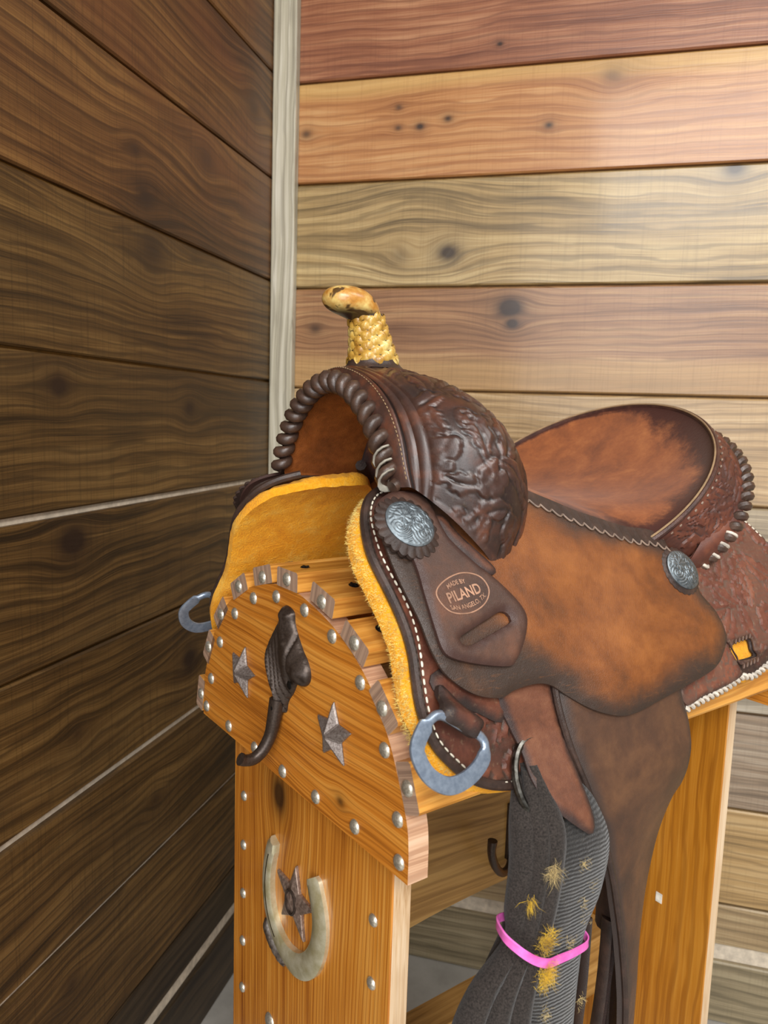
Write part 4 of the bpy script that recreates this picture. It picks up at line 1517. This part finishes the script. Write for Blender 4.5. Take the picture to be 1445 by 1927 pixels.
# ---- fenders, turning away below the jockey
FROWS = [(.1433, .1994, .1380, .0, .1815), (.1412, .2074, .1189, .0, .1741), (.1429, .2148, .0990, .016, .1711), (.1473, .2216, .0785, .04, .1745), (.1553, .2279, .0567, .063, .1701), (.1648, .2326, .0336, .121, .1671),
         (.1743, .2354, .0093, .191, .1716), (.1821, .2378, -.0151, .26, .175), (.1898, .2397, -.0403, .328, .176), (.1961, .2410, -.0656, .390, .168), (.2024, .2421, -.0916, .462, .150), (.2076, .2428, -.1177, .528, .125), (.2124, .2432, -.1442, .60, .110), (.216, .2435, -.1708, .66, .10), (.219, .2435, -.22, .75, .09), (.22, .2435, -.30, .85, .085)]
FR = crom(np.array(FROWS), 3)
for side in (1, -1):
    NX = 22
    Vf, Ff, Ef = [], [], []
    for layer in (0, 1):
        for (u, v, w, al, l) in FR:
            for j in range(NX):
                t = j / (NX - 1)
                x = l * t * (.92 if w > 0 else .86)
                bow = .010 * math.sin(PI * t) * (0.4 + al)
                nu, nv_ = math.sin(al), math.cos(al)
                roll_ = -.004 * (1 - min(1, min(t, 1 - t) / .05)) ** 2
                oo = (bow + roll_) - layer * .004
                wide = .0125 * float(sstep(u + x, .08, .32)) * float(sstep(w, -.06, .05)) + .002
                Vf.append(P3(u + x * math.cos(al) + nu * oo, side * (v + wide - x * math.sin(al) + nv_ * oo), w))
                Ef.append(min(x, l * (.92 if w > 0 else .86) - x))
    nr = len(FR)
    h0 = nr * NX
    for i in range(nr - 1):
        for j in range(NX - 1):
            f = (i * NX + j, i * NX + j + 1, (i + 1) * NX + j + 1, (i + 1) * NX + j)
            Ff += [f, tuple(h0 + k for k in reversed(f))]
        for j in (0, NX - 1):
            Ff.append((i * NX + j, (i + 1) * NX + j, h0 + (i + 1) * NX + j, h0 + i * NX + j))
    fen = mobj('fender', Vf, Ff, L_FENDER, saddle, attrs={'edge': np.array(Ef), 'relief': np.full(len(Ef), .7)})
    # edge roll on the leading side
    ep = [P3(u + .0005, side * (v + .001), w) for u, v, w, al, l in FR]
    mobj('fender_edge', *tube_geo(ep, .0030, 8), L_DARK, fen)
    # keeper and hanging straps behind the fender
    mobj('strap_keeper', *tube_geo([P3(.226, side * .212, -.062), P3(.227, side * .214, -.085), P3(.229, side * .214, -.115)], [.013, .0155, .0165], 10, sx=.55, sy=1.0), L_DARK, fen)
    for k, (u0, v0, u1, v1) in enumerate(((.205, .205, .188, .20), (.217, .213, .212, .212), (.228, .212, .230, .212), (.240, .208, .246, .21))):
        pts = [P3(u0 + (u1 - u0) * t, side * (v0 + (v1 - v0) * t + .006 * math.sin(3 * t + k)), -.098 - .21 * t) for t in np.linspace(0, 1, 9)]
        mobj('hanging_strap', *tube_geo(pts, .0062, 8, sx=.35, sy=1.0), (L_FENDER, L_DARK, L_STRAP, L_DARK)[k], fen)

# ---- short wool fibres standing out of the near fleece edge
rf = np.random.RandomState(9)
EF = crom(np.array(SKIRT_FRONT), 8)
Vz, Fz = [], []
for k in range(9000):
    i = rf.randint(0, len(EF) - 1)
    u, s = EF[i] + rf.uniform(0, 1) * (EF[i + 1] - EF[i])
    o_ = -.016 + .015 * rf.uniform(0, 1)
    d0 = rf.uniform(-.001, .006)
    p = surf(u - .006 + d0, s, o_, 1)
    l_ = rf.uniform(.0015, .0042)
    dr = np.array([-1 + rf.normal(0, .45), rf.normal(0, .5), rf.normal(0, .5)])
    dr /= np.linalg.norm(dr)
    sd = np.cross(dr, rf.normal(0, 1, 3))
    sd /= np.linalg.norm(sd) + 1e-9
    b0 = len(Vz)
    Vz += [p + sd * .00022, p - sd * .00022, p + dr * l_]
    Fz.append((b0, b0 + 1, b0 + 2))
mobj('fleece_fibres', Vz, Fz, MAT_FUZZ, [o for o in saddle.children if o.name.startswith('skirt')][0], kind='stuff', smooth=False)

# ------------------------------------------------------------------ cinch folded up and tied with a band
g = NT('cinch_webbing')
co = g.obj()
x_, y_, z_ = sepxyz(g, co)
n1 = g.noise(co, 60., 4, .6)
n2 = g.noise(co, 900., 3, .7)
rib = g.math('SINE', g.math('MULTIPLY', g.math('ADD', z_, g.math('MULTIPLY', n1, .004)), 2 * PI / .0031))
col = g.ramp(g.math('ADD', g.math('MULTIPLY', n1, .5), g.math('MULTIPLY', n2, .5)), [(.3, (26, 24, 23)), (.55, (46, 43, 41)), (.75, (80, 74, 64))])
col = g.mix(g.math('MULTIPLY', g.smooth(rib, .2, 1.0), .18), col, lin((78, 74, 68)))
g.bump(g.math('ADD', g.math('MULTIPLY', rib, .5), n2), .6, .0015)
MAT_CINCH = g.fin(col, .9, spec=.15, sheen=.3)
MAT_FELT = plain('cinch_felt', (50, 45, 42), .95, spec=.1, scale=700., var=.35, bump=.5, sheen=.15)

cinch = empty('cinch_strap', (OX, OY, OZ), RZ, label='dark grey woven cinch folded in a bundle below the jockey', cat='cinch')


def strip(name, rows_, thick, mat, parent, NXs=9, bow=.003, **kw):
    """rows: (u, v, w, half width, angle about the vertical)"""
    R_ = crom(np.array(rows_), 5)
    V, F = [], []
    per = []
    for t in np.linspace(-1, 1, NXs):
        per.append((t, .5 if abs(t) < .95 else .2))
    for t in np.linspace(1, -1, NXs):
        per.append((t, -.5 if abs(t) < .95 else -.2))
    for i, (u, v, w, hw, al) in enumerate(R_):
        for t, z in per:
            oo = z * thick + bow * (1 - t * t)
            V.append(P3(u + hw * t * math.cos(al) + math.sin(al) * oo, v - hw * t * math.sin(al) + math.cos(al) * oo, w))
    k = len(per)
    for i in range(len(R_) - 1):
        for j in range(k):
            F.append((i * k + j, i * k + (j + 1) % k, (i + 1) * k + (j + 1) % k, (i + 1) * k + j))
    F += [tuple(range(k)), tuple(range(len(V) - k, len(V)))]
    return mobj(name, V, F, mat, parent, **kw)


strip('webbing', [(.128, .2265, .056, .026, 0), (.130, .238, .042, .029, -.05), (.1295, .252, .015, .031, -.05), (.1240, .253, -.025, .029, -.05), (.1115, .252, -.055, .0265, -.05), (.1080, .252, -.085, .0255, -.05), (.1060, .252, -.13, .025, -.05), (.105, .252, -.18, .025, -.05), (.105, .25, -.26, .025, -.05)], .007, MAT_CINCH, cinch, label='ribbed dark grey webbing')
for (du_, dv_, hw, al, w0, spread) in ((.002, .002, .010, -.8, .076, .0), (-.009, -.003, .010, -.9, .072, -.004), (-.019, -.011, .011, -1.0, .066, -.010), (.006, -.018, .018, -.6, .074, -.002)):
    rws = [(.102 + du_ * .3, .218 + dv_ * .5, w0 + .006, hw * .45, al), (.0975 + du_ * .8, .243 + dv_, .045, hw, al), (.097 + du_ * .8, .246 + dv_, .010, hw, al), (.093 + du_ * .8, .246 + dv_, -.025, hw * .9, al), (.086 + du_ * .5, .246 + dv_, -.052, hw * .8, al),
           (.072 + du_ + spread, .247 + dv_, -.080, hw, al), (.066 + du_ + spread * 2, .247 + dv_, -.115, hw * 1.1, al), (.064 + du_ + spread * 2, .247 + dv_, -.18, hw, al), (.066 + du_ + spread, .247 + dv_, -.25, hw * .8, al)]
    strip('felt_fold', rws, .010, MAT_FELT, cinch, bow=.004)
ra = np.linspace(0, 2 * PI, 40, endpoint=False)
ringp = [P3(.1075 + .0265 * math.cos(a), .226 - .016 * math.sin(a), .068 + .029 * math.sin(a)) for a in ra]
mobj('cinch_ring', *tube_geo(ringp, .0032, 8, True), metal('cinch_ring_metal', (120, 118, 112), .3, (70, 66, 60), 200, .2), cinch)

# tufts of yellow wool caught on the cinch
MAT_WOOL = plain('yellow_wool', (216, 168, 46), .9, spec=.1, var=.25, sheen=.3)
MAT_WOOL2 = plain('pale_wool', (196, 172, 116), .9, spec=.1, var=.2, sheen=.3)
rw = np.random.RandomState(5)
for (u, v, w, n_, r_, l_, mt, dirn) in ((.078, .266, -.034, 420, .010, .006, MAT_WOOL, (0, .5, .3)), (.080, .266, -.062, 420, .011, .006, MAT_WOOL, (0, .5, -.3)), (.086, .262, .018, 160, .007, .009, MAT_WOOL2, (-.6, .5, -.4)), (.067, .258, -.002, 90, .005, .008, MAT_WOOL, (0, .4, -1)),
                                        (.118, .262, .012, 40, .006, .005, MAT_WOOL2, (.5, .5, 0)), (.135, .260, -.012, 26, .006, .004, MAT_WOOL2, (.4, .5, .4)), (.122, .262, -.022, 26, .006, .004, MAT_WOOL2, (.4, .5, .4)), (.126, .262, -.036, 30, .010, .003, MAT_WOOL2, (.4, .5, .8)), (.108, .262, -.05, 40, .008, .004, MAT_WOOL2, (.3, .5, .6)), (.086, .262, -.10, 60, .008, .004, MAT_WOOL2, (.3, .5, -.6)), (.130, .260, -.11, 40, .006, .004, MAT_WOOL2, (.3, .5, -.6)), (.05, .255, -.11, 60, .008, .005, MAT_WOOL2, (-.5, .3, .3)), (.085, .262, -.128, 120, .009, .005, MAT_WOOL2, (0, .5, .3))):
    Vz, Fz = [], []
    for k in range(n_):
        p = np.array([u, v, w]) + rw.normal(0, r_ * .42, 3) * np.array([1, .25, 1])
        dr = np.array(dirn) + rw.normal(0, .55, 3)
        dr /= np.linalg.norm(dr)
        sd = np.cross(dr, rw.normal(0, 1, 3))
        sd /= np.linalg.norm(sd) + 1e-9
        b0 = len(Vz)
        e = p + dr * l_ * rw.uniform(.6, 1.5)
        m2 = (p + e) / 2 + rw.normal(0, .0008, 3)
        for qq in (p + sd * .00009, p - sd * .00009, m2 + sd * .00009, m2 - sd * .00009, e):
            Vz.append(P3(*qq))
        Fz += [(b0, b0 + 1, b0 + 3, b0 + 2), (b0 + 2, b0 + 3, b0 + 4)]
    mobj('wool_tuft', Vz, Fz, mt, cinch, kind='stuff', smooth=False)

# pink band round the bundle
BR = crom([(.0560, .243, -.0335), (.0590, .2555, -.0385), (.0700, .2620, -.0475), (.0830, .2640, -.0545), (.0960, .2625, -.0580), (.1150, .2625, -.0605), (.1340, .2600, -.0625), (.1390, .2520, -.0610), (.1340, .240, -.056), (.100, .225, -.046), (.070, .224, -.037)], 6, True)
Vb, Fb = [], []
nB = len(BR)
cB = BR.mean(0)
for p in BR:
    d = p - cB
    d[2] = 0
    d /= np.linalg.norm(d)
    for (a, b) in ((0, -.0038), (.0014, -.0034), (.0010, 0), (.0014, .0034), (0, .0038), (-.0006, 0)):
        q = p + d * a + np.array([0, 0, b])
        Vb.append(P3(*q))
for i in range(nB):
    j = (i + 1) % nB
    for k in range(6):
        Fb.append((i * 6 + k, i * 6 + (k + 1) % 6, j * 6 + (k + 1) % 6, j * 6 + k))
me = mesh_from('rubber_band', Vb, Fb)
g = NT('pink_rubber')
n1 = g.noise(g.obj(), 90., 3, .6)
me.materials.append(g.fin(g.ramp(n1, [(.3, (222, 88, 176)), (.7, (246, 124, 208))]), .5))
ob = bpy.data.objects.new('rubber_band', me)
link(ob, label='bright pink rubber band around the folded cinch', cat='rubber band')
ob.location = (OX, OY, OZ)
ob.rotation_euler = (0, 0, RZ)
